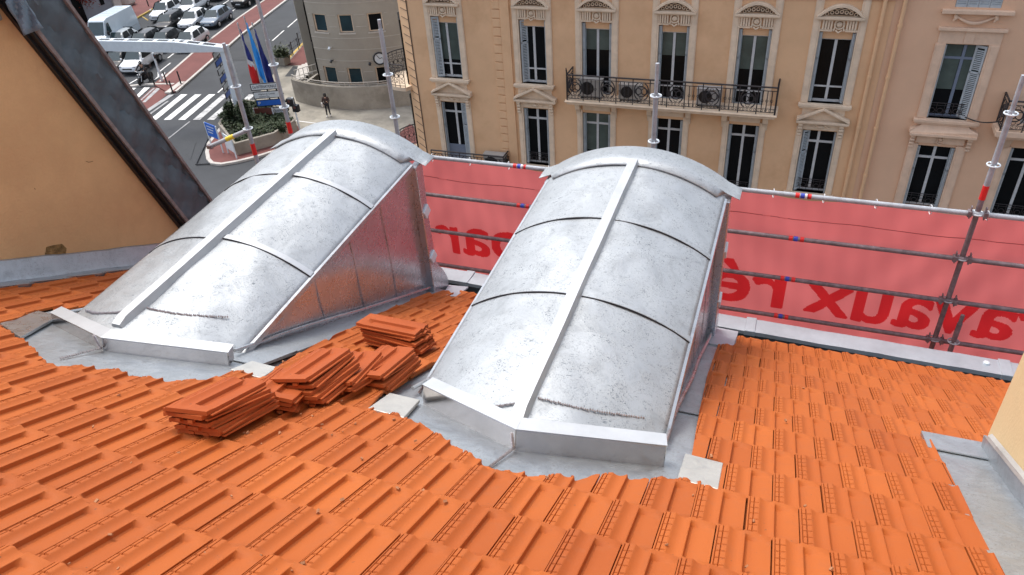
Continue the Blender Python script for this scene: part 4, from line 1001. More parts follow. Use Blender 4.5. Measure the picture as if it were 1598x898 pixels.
for i, (x, w_) in enumerate(zip(CX, CW)):
    bal = i in (2, 3, 4)
    surround(x, w_, -11.0 if bal else -10.66, -7.13 if not bal else -7.13, 'trim', ap)
    seg_pediment(x, ap)
    window(x, w_, -11.0 if bal else -10.66, -8.2, ap, 'upper', blind=blinds[i], sh=shs[i], rail=0)
    if not bal: sill(x, w_, -10.66, 'trim', ap); tri_pediment(x, ap); mb = MB(); mb.box(x-.70, x+.70, YF-.03, YF+.02, -11.3, -10.83); obj('apron_panel', mb, 'trim', ap)
    lz = -14.55 if i in (0, 2, 3, 4) else -14.15
    surround(x, w_, lz, -11.55, 'trim', ap, wide=.22)
    window(x, w_, lz, -11.68, ap, 'lower', sh=['closed_half', 'fold', 'fold', 'fold', 'fold', 'ajar'][i], rail=0 if i == 0 else 1, blind=[0, 0, .6, 0, 0, 0][i])
    if not i == 0: sill(x, w_, lz, 'trim', ap)
    else: mb = MB(); mb.box(x-w_/2+.05, x+w_/2-.05, YF+.17, YF+.185, lz, lz+.9); obj('door_panel', mb, 'frame_blue', ap)
    window(x, w_, -6.9, -4.4, ap, 'upper', sh='fold')
    mb = MB(); mb.box(x-w_/2-.12, x+w_/2+.12, YF+.27, YF+.30, -19.6, -16.2); obj('shopfront', mb, 'glass', ap)
# iron scroll railings
def railing(p0, p1, zb, hgt, parent, name='railing', ret=None, dense=.13):
    p0, p1 = Vector(p0), Vector(p1); L_ = (p1-p0).length; d = (p1-p0)/L_; nrm = Vector((-d.y, d.x, 0)); mb = MB()
    def P(t, z): return tuple(p0+d*t+Vector((0, 0, z)))
    mb.tube([P(0, zb+hgt), P(L_, zb+hgt)], .032, 6); mb.tube([P(0, zb+hgt-.13), P(L_, zb+hgt-.13)], .015, 5); mb.tube([P(0, zb+.08), P(L_, zb+.08)], .014, 5); mb.tube([P(0, zb+.20), P(L_, zb+.20)], .010, 5)
    unit = .62; n_ = max(1, round(L_/unit)); u = L_/n_
    for k in range(n_):
        t0 = k*u; mb.tube([P(t0, zb), P(t0, zb+hgt)], .020, 6)
        if (k % 2 == 0) or n_ < 3:
            c = t0+u/2; zc = zb+.20+(hgt-.33)/2; r_ = (hgt-.36)/2
            for sg in (-1, 1):     # facing scrolls
                mb.tube([P(c+sg*(u*.42-.9*r_*(1-math.cos(a))*.55), zc+r_*math.sin(a)*.95) for a in [(-1.5+i*.3)*1.0 for i in range(11)]], .022, 5)
                mb.ring((p0+d*(c+sg*u*.18)+Vector((0, 0, zc+.0))), nrm, r_*.38, .018, 12, 4)
            mb.ring((p0+d*c+Vector((0, 0, zc))), nrm, r_*.62, .022, 16, 5)
            for sg in (-1, 1): mb.ring((p0+d*c+Vector((0, 0, zc+sg*r_*.75))), nrm, r_*.20, .010, 10, 4)
        else:
            m_ = 4
            for q in range(1, m_): t = t0+u*q/m_; mb.tube([P(t, zb+.08), P(t, zb+hgt-.13)], .016, 5); mb.ring((p0+d*t+Vector((0, 0, zb+.5*hgt))), nrm, .045, .009, 8, 4)
        for q in range(5): t = t0+u*(q+.5)/5; mb.ring((p0+d*t+Vector((0, 0, zb+.14))), nrm, .035, .008, 8, 4)
    mb.tube([P(L_, zb), P(L_, zb+hgt)], .018, 6)
    return obj(name, mb, 'iron', parent)
YBA = 26.1; bx0, bx1 = -8.0, -.37; bzt = -10.88
mb = MB(); mb.box(bx0, bx1, YBA, YF+.02, bzt-.09, bzt); mb.box(bx0+.05, bx1-.05, YBA+.06, YF+.02, bzt-.17, bzt-.09); mb.box(bx0-.02, bx1+.02, YBA-.03, YF+.02, bzt-.055, bzt-.02)
bs = obj('balcony', mb, 'trim', ap, bevel=.01)
def railing_sub(*a, **k): r_ = railing(*a, None, **k); r_.parent = bs; return r_
r1 = railing((bx0+.07, YBA+.07, 0), (bx1-.07, YBA+.07, 0), bzt, .98, None); r1.parent = bs
r2 = railing((bx0+.07, YF, 0), (bx0+.07, YBA+.07, 0), bzt, .98, None); r2.parent = bs
r3 = railing((bx1-.07, YBA+.07, 0), (bx1-.07, YF, 0), bzt, .98, None); r3.parent = bs
for X in (bx0+.07, bx1-.07):
    mb = MB(); mb.tube([(X, YBA+.07, bzt), (X, YBA+.07, bzt+1.05), (X, YBA+.03, bzt+1.16), (X, YBA+.0, bzt+1.26)], [.032, .03, .03, .014], 8); sub('corner_post', mb, 'iron', bs, smooth=True)
for x in CX[2:5]:
    for sg in (-1, 1):
        X = x+sg*.72; mb = MB(); pts = [(YF, bzt-.17), (YBA+.25, bzt-.17), (YBA+.27, bzt-.26), (YF-.28, bzt-.33), (YF-.20, bzt-.62), (YF-.10, bzt-.72), (YF, bzt-.95)]
        mb.prism([(X-.09, a_, b_) for a_, b_ in pts], (.18, 0, 0))
        mb.tube([(X-.10, YF-.32, bzt-.30), (X+.10, YF-.32, bzt-.30)], .07, 8); mb.tube([(X-.10, YF-.13, bzt-.60), (X+.10, YF-.13, bzt-.60)], .055, 8)
        sub('bracket', mb, 'trim', bs, bevel=.006)
    mb = MB(); mb.box(x-.55, x+.55, YF-.05, YF+.02, -11.56, -11.10); mb.tube([(x-.4+.8*t, YF-.07, -11.33+.04*math.sin(t*19)) for t in [i/20 for i in range(21)]], .04, 6); mb.tube([(x, YF, -11.33), (x, YF-.12, -11.33)], .09, 8)
    obj('carved_lintel', mb, 'trim', ap, bevel=.005)
# lower-left balcony at the corner window and the rounded corner balcony
lb = -14.62
mb = MB(); mb.box(-14.2, -10.72, YF-.72, YF+.02, lb-.12, lb); bs2 = obj('balcony', mb, 'trim', ap, bevel=.01)
for p in (((-14.1, YF-.64, 0), (-10.8, YF-.64, 0)), ((-10.8, YF-.64, 0), (-10.8, YF, 0))): r_ = railing(p[0], p[1], lb, .98, None); r_.parent = bs2
cb = onY(606, 108, 28.0)
for zc in (float(onY(612, 122, 28.2)[2]), float(onY(612, 122, 28.2)[2])-3.55):
    c0 = Vector((-15.55, YF+1.35, zc)); mb = MB(); arc = [(c0.x+1.15*math.cos(a), c0.y+1.15*math.sin(a)) for a in [R(280-i*12) for i in range(16)]]
    mb.prism([(x, y, zc-.16) for x, y in arc]+[(c0.x+.5, c0.y+.9, zc-.16), (c0.x+.6, c0.y-.4, zc-.16)], (0, 0, .16)); b3 = obj('corner_balcony', mb, 'trim', ap)
    mb = MB()
    for zz, rr in ((.98, .024), (.85, .011), (.08, .014), (.2, .01)): mb.tube([(x, y, zc+zz) for x, y in arc], rr, 6)
    for k, (x, y) in enumerate(arc):
        mb.tube([(x, y, zc), (x, y, zc+.98)], .013, 5)
        if k < len(arc)-1:
            mx_ = Vector(((x+arc[k+1][0])/2, (y+arc[k+1][1])/2, zc+.5)); nr = Vector((mx_.x-c0.x, mx_.y-c0.y, 0)).normalized()
            mb.ring(mx_, nr, .095, .014, 12, 5); mb.ring(mx_+Vector((0, 0, .2)), nr, .06, .012, 10, 4); mb.ring(mx_-Vector((0, 0, .2)), nr, .06, .012, 10, 4)
    sub('railing', mb, 'iron', b3); mb = MB(); mb.prism([(-15.42, 27.62, zc), (-16.0, 28.6, zc), (-16.0, 30.4, zc), (-15.2, 30.4, zc), (-15.2, 28.2, zc)], (0, 0, 2.7)); sub('balcony_door', mb, 'glass', b3)
    mb = MB(); mb.prism([(c0.x+.1, c0.y-.5, zc-.16), (c0.x+.5, c0.y-.2, zc-.16), (c0.x+.45, c0.y+.4, zc-.16), (c0.x-.2, c0.y+.3, zc-.16)], (.25, .1, -.7)); sub('bracket', mb, 'trim', b3)
# rain pipes
for x0, nm in ((2.36, 0), (2.93, 1)):
    mb = MB(); mb.tube([(x0, YF-.09, -3.0), (x0, YF-.09, -19.9)], .062, 12); dp = obj('downpipe', mb, 'trim', ap, smooth=True); dp.data.materials[0] = M['facade']
    for z in (-7.9, -9.6, -11.4, -13.2): mb = MB(); mb.tube([(x0, YF-.09, z-.05), (x0, YF-.09, z+.05)], .078, 12); sub('pipe_collar', mb, 'facade', dp, smooth=True)
# air conditioners standing on the balconies
def ac_unit(x, y, z, w_, h_, label, face='ac', fan='black'):
    e = empty('air_conditioner', (x, y, z), label, 'air conditioner', 'air conditioning units on the balconies', world=True)
    mb = MB(); mb.box(x-w_/2, x+w_/2, y, y+.30, z+.06, z+h_); mb.box(x-w_/2-.015, x+w_/2+.015, y-.02, y+.32, z+h_, z+h_+.03); obj('casing', mb, face, e, bevel=.01)
    mb = MB(); cx = x-w_*.14; mb.disc((cx, y-.008, z+.05+h_/2), (0, 1, 0), h_*.36, .02, 24)
    for r_ in (.14, .22, .30): mb.ring((cx, y-.022, z+.05+h_/2), (0, 1, 0), h_*r_*1.15, .006, 20, 4)
    obj('fan_grille', mb, fan, e)
    mb = MB(); mb.box(x-w_/2+.05, x-w_/2+.12, y+.02, y+.28, z, z+.06); mb.box(x+w_/2-.12, x+w_/2-.05, y+.02, y+.28, z, z+.06); obj('foot', mb, 'black', e)
ac_unit(-7.1, 26.45, bzt, .85, .70, 'white air conditioner behind the long balcony railing, under its first window')
ac_unit(-5.6, 26.45, bzt, .85, .62, 'pale air conditioner on the long balcony between its first two windows')
ac_unit(-2.75, 26.45, bzt, .85, .66, 'grey air conditioner on the long balcony between its last two windows', 'steel')
ac_unit(-11.3, YF-.45, lb, .95, .92, 'large white-topped air conditioner on the lower corner balcony')

# ================================================================== salmon building, further along
sp = empty('salmon_building', (9, YF, GZ), 'salmon rendered building with grey-blue louvred shutters and a hood over its lower window', 'building')
h2 = [(4.38, 5.58, -10.92, -8.44), (4.36, 5.52, -14.3, -11.92), (4.35, 5.6, -7.30, -5.0), (7.1, 8.5, -10.95, -8.44), (7.12, 8.35, -14.4, -11.75)]
wall_holes('wall', 2.66, 16, GZ, -3.0, YF+.02, h2, 'facade_pink', sp)
mb = MB(); mb.box(2.66, 16, YF+.31, 40, GZ, -3.0); obj('wall', mb, 'facade_pink', sp)
mb = MB(); mb.box(4.05, 5.95, YF-.14, YF+.02, -7.99, -7.90); mb.box(4.02, 5.98, YF-.16, YF+.02, -7.47, -7.36); mb.box(4.12, 5.88, YF-.02, YF+.02, -8.42, -7.99); mb.box(4.84, 5.12, YF-.05, YF-.0, -8.40, -7.99)
mb.tube([(4.45+1.05*t, YF-.05, -7.56-.20*math.sin(math.pi*t)) for t in [i/16 for i in range(17)]], [.025+.03*math.sin(math.pi*i/16) for i in range(17)], 6)
for X in (4.42, 5.53): mb.tube([(X, YF-.05, -7.50), (X+.03, YF-.06, -7.62), (X-.03, YF-.05, -7.72)], [.05, .06, .02], 6)
obj('window_head', mb, 'trim_pink', sp, bevel=.005)
surround(4.98, 1.2, -10.92, -8.42, 'trim_pink', sp, wide=.30); sill(4.98, 1.35, -10.92, 'trim_pink', sp)
w6 = window(4.98, 1.2, -10.92, -8.44, sp, 'lower', 'frame_blue', sh='closed_half', rail=1, blind=.65)
mb = MB(); mb.prism([(3.95, YF-.22, -11.38), (3.97, YF-.22, -11.28), (4.22, YF-.12, -11.18), (4.36, YF-.08, -11.05), (5.62, YF-.08, -11.05), (5.76, YF-.12, -11.18), (6.0, YF-.22, -11.28), (6.02, YF-.22, -11.38)], (0, .25, 0))
mb.box(3.98, 5.99, YF-.30, YF+.02, -11.46, -11.38)
for X in (4.12, 5.85):
    for k in range(4): mb.tube([(X-.07, YF-.12+.02*k, -11.56-.13*k), (X+.07, YF-.12+.02*k, -11.56-.13*k)], .07-.008*k, 8)
mb.box(4.25, 5.72, YF-.05, YF+.02, -11.80, -11.48); relief(mb, 4.98, YF-.05, -11.64, .7)
obj('window_hood', mb, 'trim_pink', sp, bevel=.006)
surround(4.94, 1.16, -14.3, -11.85, 'trim_pink', sp, wide=.30); window(4.94, 1.16, -14.3, -11.92, sp, 'lower', sh='fold', rail=1)
# closed louvred shutters of the storey above
mb = MB(); mb.box(4.35, 5.6, YF+.05, YF+.07, -7.30, -5.0)
for k in range(4):
    a_ = 4.37+k*.31; mb.box(a_, a_+.035, YF+.02, YF+.05, -7.30, -5.0); mb.box(a_+.255, a_+.29, YF+.02, YF+.05, -7.30, -5.0); mb.box(a_+.035, a_+.255, YF+.02, YF+.05, -7.30, -7.22)
    z = -7.18
    while z < -5.1: mb.box(a_+.035, a_+.255, YF+.028, YF+.045, z, z+.035); z += .06
obj('louvred_shutter', mb, 'shutter', sp)
# balcony at the frame's edge
bz2 = float(onY(1545, 205, 26.2)[2])
mb = MB(); mb.box(6.35, 12, 26.2, YF+.04, bz2-.18, bz2); mb.box(6.5, 12, 26.45, YF+.04, bz2-.35, bz2-.18); b4 = obj('balcony', mb, 'trim_pink', sp, bevel=.01)
for p in (((6.45, 26.28, 0), (11.9, 26.28, 0)), ((6.45, YF, 0), (6.45, 26.28, 0))): r_ = railing(p[0], p[1], bz2, 1.0, None); r_.parent = b4
for X in (6.9, 8.6):
    mb = MB(); mb.prism([(X-.1, YF, bz2-.35), (X-.1, 26.5, bz2-.35), (X-.1, 26.7, bz2-.55), (X-.1, YF, bz2-.95)], (.2, 0, 0)); sub('bracket', mb, 'trim_pink', b4)
surround(7.8, 1.4, bz2, -8.42, 'trim_pink', sp); window(7.8, 1.4, -10.95, -8.44, sp, 'lower', sh='fold')
surround(7.73, 1.23, -14.4, -11.7, 'trim_pink', sp); window(7.73, 1.23, -14.4, -11.75, sp, 'lower', sh='fold', rail=1)
a, b = onY(1506, 183, YF-.04), onY(1560, 190, YF-.5); mb = MB(); mb.tube([tuple(a+(b-a)*t+np.array([0, 0, -.10*math.sin(math.pi*t)])) for t in [i/12 for i in range(13)]], .022, 6); obj('cable', mb, 'black', sp)
# ================================================================== the street, 20 m below
def G3(x, y, z=GZ): a = gp(x, y, z); return Vector((a[0], a[1], z))
def struct(name, pts, z, mtl, thick=None):
    mb = MB()
    if thick: mb.prism([(p[0], p[1], z-thick) for p in pts], (0, 0, thick))
    else: mb.sheet([(p[0], p[1], z) for p in pts])
    me_up = obj(name, mb, mtl); me_up['kind'] = 'structure'; return me_up
def strip(name, line, w_, z, mtl, thick=None):
    mb = MB(); L_ = [Vector((p[0], p[1], 0)) for p in line]; A, B = [], []
    for i, p in enumerate(L_):
        d = (L_[min(i+1, len(L_)-1)]-L_[max(i-1, 0)]).normalized(); n = Vector((-d.y, d.x, 0))*w_/2; A.append(p+n); B.append(p-n)
    for i in range(len(L_)-1):
        q = [A[i], A[i+1], B[i+1], B[i]]
        if thick: mb.prism([(v.x, v.y, z-thick) for v in q], (0, 0, thick))
        else: mb.sheet([(v.x, v.y, z) for v in q])
    o = obj(name, mb, mtl); o['kind'] = 'structure'; return o
struct('ground', [(-400, -200), (300, -200), (300, 500), (-400, 500)], GZ-.02, 'asphalt')
def ext(a, b, t): a, b = Vector(a), Vector(b); return b+(b-a).normalized()*t
def gps(l): return [gp(*p) for p in l]
mL = gps([(250, 130), (300, 86), (372.6, 30), (416, 0)]); mL.append(tuple(ext(mL[1], mL[3], 60)))
mR = gps([(275, 145), (313.8, 111), (377.6, 55), (449, 0)]); mR.append(tuple(ext(mR[1], mR[3], 60)))
med = [gp(262, 146)]+gps([(240, 134)])+mL[1:]+mR[::-1][:-1]+[mR[0]]
struct('median_paving', med, GZ+.13, 'red_pave', .13)
strip('kerb', mL, .22, GZ+.134, 'kerb', .134); strip('kerb', mR, .22, GZ+.134, 'kerb', .134)
strip('kerb', gps([(188, 138), (230, 133.5), (272, 133.5)]), .28, GZ+.138, 'kerb', .13)
strip('kerb', gps([(262, 147), (285, 130)]), .5, GZ+.136, 'kerb', .13)
# worn red crossing pad between the two carriageways
struct('crossing_pad', gps([(205, 175), (222, 181), (300, 122), (245, 136), (228, 150)])[:0] or gps([(207, 165), (222, 180), (262, 147), (247, 137), (238, 137)]), GZ+.006, 'red_pave')
struct('kerb', gps([(218, 179), (236, 179), (225, 187.5)]), GZ+.05, 'kerb', .05)
# crosswalks
for k, x in enumerate((236, 258.5, 281, 304, 326, 346)):
    dx = {0: (284.5, 302), 1: (306.5, 322), 2: (328, 345), 3: (349.5, 366), 4: (372, 386), 5: (391, 404)}[k]
    yt = 147.5
    struct('crosswalk_stripe', gps([(x-3, 187.3), (x+8, 187.3), (dx[1]-13 if False else dx[0]+8, yt), (dx[0]-4+2, yt)]), GZ+.004, 'white_paint' if k < 4 and k != 3 else ('half_worn_paint'))
for a in ([(229, 180.5), (233, 180.5), (264, 158), (261, 158)], [(219, 178), (224, 180), (272, 148), (264, 148)]): struct('crosswalk_stripe', gps(a), GZ+.010, 'worn_paint')
for a in ([(200, 144), (202, 146), (213, 137.5), (207, 137.5)], [(207, 156), (212, 157), (234, 137), (225, 137)], [(212, 163), (214, 163), (242, 138), (239, 138)], [(222, 160), (227, 160), (251, 138), (244, 138)]):
    struct('crosswalk_stripe', gps(a), GZ+.011, 'white_paint' if a[0][0] < 210 else 'worn_paint')
def dash(a, b, w_=.14, m_='white_paint'): strip('lane_line', gps([a, b]), w_, GZ+.005, m_)
for a, b in [((249, 112), (266, 98.5)), ((322, 21), (337, 12)), ((346, 8), (357, 1)), ((352, 25), (368, 14)), ((425, 64), (443, 48)), ((202, 131), (214, 124)), ((241, 125), (252, 116)), ((340, 145), (349, 137)), ((262, 91), (271, 84)), ((449, 43), (466, 28))]: dash(a, b)
dash((262, 217), (296, 190), .12, 'worn_paint'); dash((283, 254), (302, 218), .5, 'asphalt_patch') if False else None
struct('lane_arrow', gps([(246, 113), (252, 116), (258, 113), (256, 120), (250, 119), (246, 122)]), GZ+.006, 'white_paint')
struct('road_patch', gps([(357, 80), (436, 80), (441, 94), (352, 94)]), GZ+.003, 'asphalt_patch'); struct('road_patch', gps([(290, 240), (300, 222), (306, 222), (297, 250)]), GZ+.003, 'worn_paint').data.materials[0] = M['asphalt']
# far kerb and pavement by the shops
fk = gps([(150, 68), (200, 37.6), (266, 0)]); fk.append(tuple(ext(fk[0], fk[2], 60))); fk.insert(0, tuple(ext(fk[2], fk[0], 25)))
strip('yellow_kerb_line', fk, .16, GZ+.134, 'yellow_paint', .134)
struct('pavement', fk+[(fk[-1][0]-30, fk[-1][1]), (fk[0][0]-30, fk[0][1])], GZ+.128, 'red_pave', .128)
dash((222, 26), (231, 32), .12, 'yellow_paint')
# near pavement round the grey building and the planted island
pav = gps([(437, 105), (441, 99.5), (476, 66)])+[tuple(ext(gp(441, 99.5), gp(476, 66), 70)), (-20, 120), (-13, 120), (-13, 30)]+gps([(560, 215), (470, 226), (455, 215), (440, 190), (395, 165), (405, 148), (420, 128)])
struct('pavement', pav, GZ+.12, 'stone_pave', .12)
struct('pavement_red', gps([(446, 105), (477, 69), (500, 58), (500, 104)]), GZ+.125, 'red_pave')
strip('yellow_kerb_line', gps([(444, 101), (476, 67)])+[tuple(ext(gp(444, 101), gp(476, 67), 40))], .22, GZ+.128, 'yellow_paint')
strip('lane_line', gps([(420, 184), (452, 190), (500, 196)]), .10, GZ+.125, 'white_paint')
struct('paving_patch', gps([(445, 122), (458, 106), (472, 106), (463, 122)]), GZ+.124, 'asphalt_patch')
isl = gps([(327, 226), (324, 240), (326, 251), (332, 257), (346, 258.5), (372, 254), (402, 246.5), (455, 230), (478, 215), (452, 185), (405, 160), (374, 172), (358, 185), (345, 203)])
struct('traffic_island', isl, GZ+.13, 'red_pave', .13)
strip('kerb', isl[-2:]+isl[:9], .24, GZ+.14, 'kerb', .14)
struct('pavement_red', gps([(590, 240), (640, 196), (700, 240)]), GZ+.128, 'red_pave')

# planter bed
pl = empty('planter_bed', (*gp(400, 205), GZ), 'raised concrete planter bed full of low dark plants on the traffic island', 'planter')
pp = gps([(372, 246), (433, 229), (466, 208), (455, 194), (425, 180), (385, 174), (360, 190), (346, 213)])
mb = MB(); c = Vector((sum(p[0] for p in pp)/8, sum(p[1] for p in pp)/8, 0)); n_ = 8; H_ = .95
for i in range(n_):
    a, b = Vector((*pp[i], 0)), Vector((*pp[(i+1) % n_], 0)); ai, bi = a+(c-a).normalized()*.22, b+(c-b).normalized()*.22
    mb.hexa([(*a.xy, GZ+.13), (*b.xy, GZ+.13), (*bi.xy, GZ+.13), (*ai.xy, GZ+.13), (*a.xy, GZ+H_), (*b.xy, GZ+H_), (*bi.xy, GZ+H_), (*ai.xy, GZ+H_)])
obj('wall', mb, 'concrete', pl, bevel=.02)
mb = MB(); mb.sheet([((c+(Vector((*p, 0))-c)*.96).x, (c+(Vector((*p, 0))-c)*.96).y, GZ+H_-.18) for p in pp]); obj('soil', mb, 'soil', pl)
def leaves(mb, pts, size, r_):
    for p in pts:
        a, b = r_.uniform(0, 6.28), r_.uniform(-.9, .9); d = Vector((math.cos(a)*math.cos(b), math.sin(a)*math.cos(b), math.sin(b)+.25)).normalized(); s_ = d.cross(Vector((0, 0, 1))).normalized() if abs(d.z) < .98 else Vector((1, 0, 0))
        L_ = size*r_.uniform(.6, 1.3); w_ = L_*.28; p = Vector(p); m_ = p+d*L_*.5; up = s_.cross(d)*L_*.12
        mb.add([p, m_+s_*w_+up, p+d*L_, m_-s_*w_+up], [(0, 1, 2, 3)])
rr = random.Random(3); mb = MB(); pts = []
while len(pts) < 5200:
    t = [rr.random() for _ in range(2)]; i = rr.randrange(8); a, b = Vector((*pp[i], 0)), Vector((*pp[(i+1) % 8], 0)); u, v = sorted(t)
    q = c+(a-c)*(.93*u)+(b-c)*(.93*(v-u)); hz = .12+.16*math.sin(q.x*2.1)*math.sin(q.y*1.7+1); pts.append((q.x, q.y, GZ+H_-.15+rr.uniform(0, max(.08, hz))))
leaves(mb, pts[:3400], .24, rr); pf = obj('foliage', mb, 'leaf', pl); mb = MB(); leaves(mb, pts[3400:], .22, rr); obj('foliage', mb, 'leaf2', pl)
def shrub(px, py, rad, h, label, n_=2600, tall=1.0):
    x, y = gp(px, py, GZ+.8); e = empty('shrub', (x, y, GZ+.8), label, 'shrub', 'shrubs in the planter bed')
    mb = MB(); mb.tube([(x, y, GZ+.6), (x+.03, y, GZ+.8+h*.5), (x, y+.04, GZ+.8+h*.8)], [.06, .04, .015], 8)
    for k in range(7): a = k*.9; mb.tube([(x, y, GZ+.85+h*.1*k*.7), (x+math.cos(a)*rad*.7, y+math.sin(a)*rad*.7, GZ+.9+h*(.3+.08*k))], [.03, .01], 6)
    obj('trunk', mb, 'batten', e)
    r_ = random.Random(int(px)); pts = []
    cl = [(r_.gauss(0, rad*.42), r_.gauss(0, rad*.42), r_.uniform(.25, .9)*h, r_.uniform(.3, .5)*rad) for _ in range(16)]
    for i in range(n_):
        cx, cy_, cz, cr = r_.choice(cl); v = Vector((r_.gauss(0, 1), r_.gauss(0, 1), r_.gauss(0, 1))).normalized()*cr*r_.uniform(.6, 1.05); pts.append((x+cx+v.x, y+cy_+v.y, GZ+.8+max(.05, cz+v.z)))
    mb = MB(); leaves(mb, pts, .20, r_); obj('crown', mb, 'leaf', e)
shrub(382, 192, .62, 1.35, 'large round dark green shrub behind the gantry post'); shrub(362, 190, .5, 1.2, 'small dark shrub at the corner of the planter bed', 1000)
shrub(442, 205, .25, .4, 'low sprig by the pale stone end of the planter', 300)

# ---- grey round-fronted building
C_ = Vector((-30.3, 52.0, 0)); RB = 7.5
def cyl_hit(x, y, r_=RB):
    d = ray(x, y); a = d[0]**2+d[1]**2; b = -2*(d[0]*C_.x+d[1]*C_.y); c_ = C_.x**2+C_.y**2-r_*r_; t = (-b-math.sqrt(max(0, b*b-4*a*c_)))/(2*a); q = d*t
    return math.atan2(q[1]-C_.y, q[0]-C_.x), float(q[2])
gb = empty('round_building', (C_.x, C_.y, GZ), 'grey stone-clad building with a curved front and small dark square windows', 'building')
wins = []
for x0, y0, x1, y1 in [(487, 18, 509, 50), (526, 23, 551, 52), (572, 22, 598.5, 52), (504, 100, 525.5, 130), (541, 106, 566, 134), (585, 106, 611, 135)]:
    a0, z1_ = cyl_hit(x0+1.5, (y0+y1)/2-5); a1, _ = cyl_hit(x1, (y0+y1)/2); _, zt1 = cyl_hit((x0+x1)/2, y0+1); _, zb1 = cyl_hit((x0+x1)/2, y1-1); wins.append([a0, a1, zb1, zt1])
for r_ in (wins[:3], wins[3:]):
    zb1 = sum(w_[2] for w_ in r_)/3; zt1 = sum(w_[3] for w_ in r_)/3
    for w_ in r_: w_[2], w_[3] = zb1, zt1
wins = [w_ for w_ in wins]
up_ = [[w_[0], w_[1], w_[2]+(wins[0][2]-wins[3][2]), w_[3]+(wins[0][2]-wins[3][2])] for w_ in wins[:3]]; wins += up_
aL = cyl_hit(497, 108)[0]; a_end = aL+3.6
angs = sorted(set([aL+(a_end-aL)*i/80 for i in range(81)]+[w_[k] for w_ in wins for k in (0, 1)])); ztop = -1.0
zs = sorted(set([GZ, ztop]+[w_[k] for w_ in wins for k in (2, 3)]))
def cp(a, z, r_=RB): return (C_.x+r_*math.cos(a), C_.y+r_*math.sin(a), z)
mb = MB()
for i in range(len(angs)-1):
    for j in range(len(zs)-1):
        am, zm = (angs[i]+angs[i+1])/2, (zs[j]+zs[j+1])/2
        if any(w_[0] < am < w_[1] and w_[2] < zm < w_[3] for w_ in wins): continue
        mb.sheet([cp(angs[i], zs[j]), cp(angs[i+1], zs[j]), cp(angs[i+1], zs[j+1]), cp(angs[i], zs[j+1])])
for a0, a1, z0, z1 in wins:
    ri = RB-.14; mb.sheet([cp(a0, z0), cp(a0, z0, ri), cp(a0, z1, ri), cp(a0, z1)]); mb.sheet([cp(a1, z0), cp(a1, z1), cp(a1, z1, ri), cp(a1, z0, ri)]); mb.sheet([cp(a0, z0), cp(a1, z0), cp(a1, z0, ri), cp(a0, z0, ri)]); mb.sheet([cp(a0, z1), cp(a0, z1, ri), cp(a1, z1, ri), cp(a1, z1)])
gwl = obj('wall', mb, 'grey_clad', gb)
mb = MB(); z = -19.2
while z < ztop:
    if not any(w_[2]-.05 < z < w_[3]+.05 for w_ in wins): mb.tube([cp(aL+(a_end-aL)*i/70, z, RB+.004) for i in range(71)], .018, 4)
    else:
        br_ = sorted([w_ for w_ in wins if w_[2]-.05 < z < w_[3]+.05]); a = aL
        for w_ in br_+[[a_end, a_end, 0, 0]]:
            if w_[0]-a > .05: mb.tube([cp(a+.02+(w_[0]-a-.04)*i/12, z, RB+.004) for i in range(13)], .018, 4)
            a = w_[1]
    z += .78
sub('cladding_joint', mb, 'clad_line', gwl)
for k, (a0, a1, z0, z1) in enumerate(wins):
    mb = MB(); r_ = RB-.09
    for (u0, u1, v0, v1) in ((a0, a0+.012, z0, z1), (a1-.012, a1, z0, z1), (a0, a1, z0, z0+.08), (a0, a1, z1-.08, z1)): mb.hexa([cp(u0, v0, r_), cp(u1, v0, r_), cp(u1, v0, r_-.05), cp(u0, v0, r_-.05), cp(u0, v1, r_), cp(u1, v1, r_), cp(u1, v1, r_-.05), cp(u0, v1, r_-.05)])
    wn = obj('window', mb, 'trim', gb)
    mb = MB(); mb.sheet([cp(a0, z0, r_-.03), cp(a1, z0, r_-.03), cp(a1, z1, r_-.03), cp(a0, z1, r_-.03)]); sub('pane', mb, 'bluish_glass' if k % 3 != 2 else 'glass', wn)
    mb = MB(); mb.hexa([cp(a0-.01, z0-.10, RB+.06), cp(a1+.01, z0-.10, RB+.06), cp(a1+.01, z0-.10, RB-.2), cp(a0-.01, z0-.10, RB-.2), cp(a0-.01, z0, RB+.06), cp(a1+.01, z0, RB+.06), cp(a1+.01, z0, RB-.2), cp(a0-.01, z0, RB-.2)]); sub('window_sill', mb, 'clad_line', wn)
# round wall clock, wall lamps
a, z = cyl_hit(592.5, 91); c0 = Vector(cp(a, z, RB+.05)); nr = Vector((math.cos(a), math.sin(a), 0)); tg = Vector((-nr.y, nr.x, 0))
ck = empty('wall_clock', tuple(c0), 'round white wall clock with a dark rim on the curved grey wall', 'clock')
mb = MB(); mb.disc(c0, nr, .38, .08, 28); obj('face', mb, 'white_sign', ck); mb = MB(); mb.ring(c0+nr*.04, nr, .40, .055, 28, 8); obj('rim', mb, 'black', ck, smooth=True)
for L_, an in ((.2, .3), (.29, 2.2)):
    dv = tg*math.cos(an)+Vector((0, 0, 1))*math.sin(an); mb = MB(); mb.tube([c0+nr*.055, c0+nr*.055+dv*L_], .022, 6); obj('hand', mb, 'black', ck)
for x, y, m_ in ((517, 74, 'white_metal'), (520, 94, 'black'), (578, 98, 'black')):
    a, z = cyl_hit(x, y); p = Vector(cp(a, z, RB)); nr = Vector((math.cos(a), math.sin(a), 0)); mb = MB(); mb.cyl(p, p+nr*.22, .03, 8); mb.cyl(p+nr*.2+Vector((0, 0, .05)), p+nr*.34-Vector((0, 0, .06)), .09, 10)
    obj('wall_lamp', mb, m_, gb)
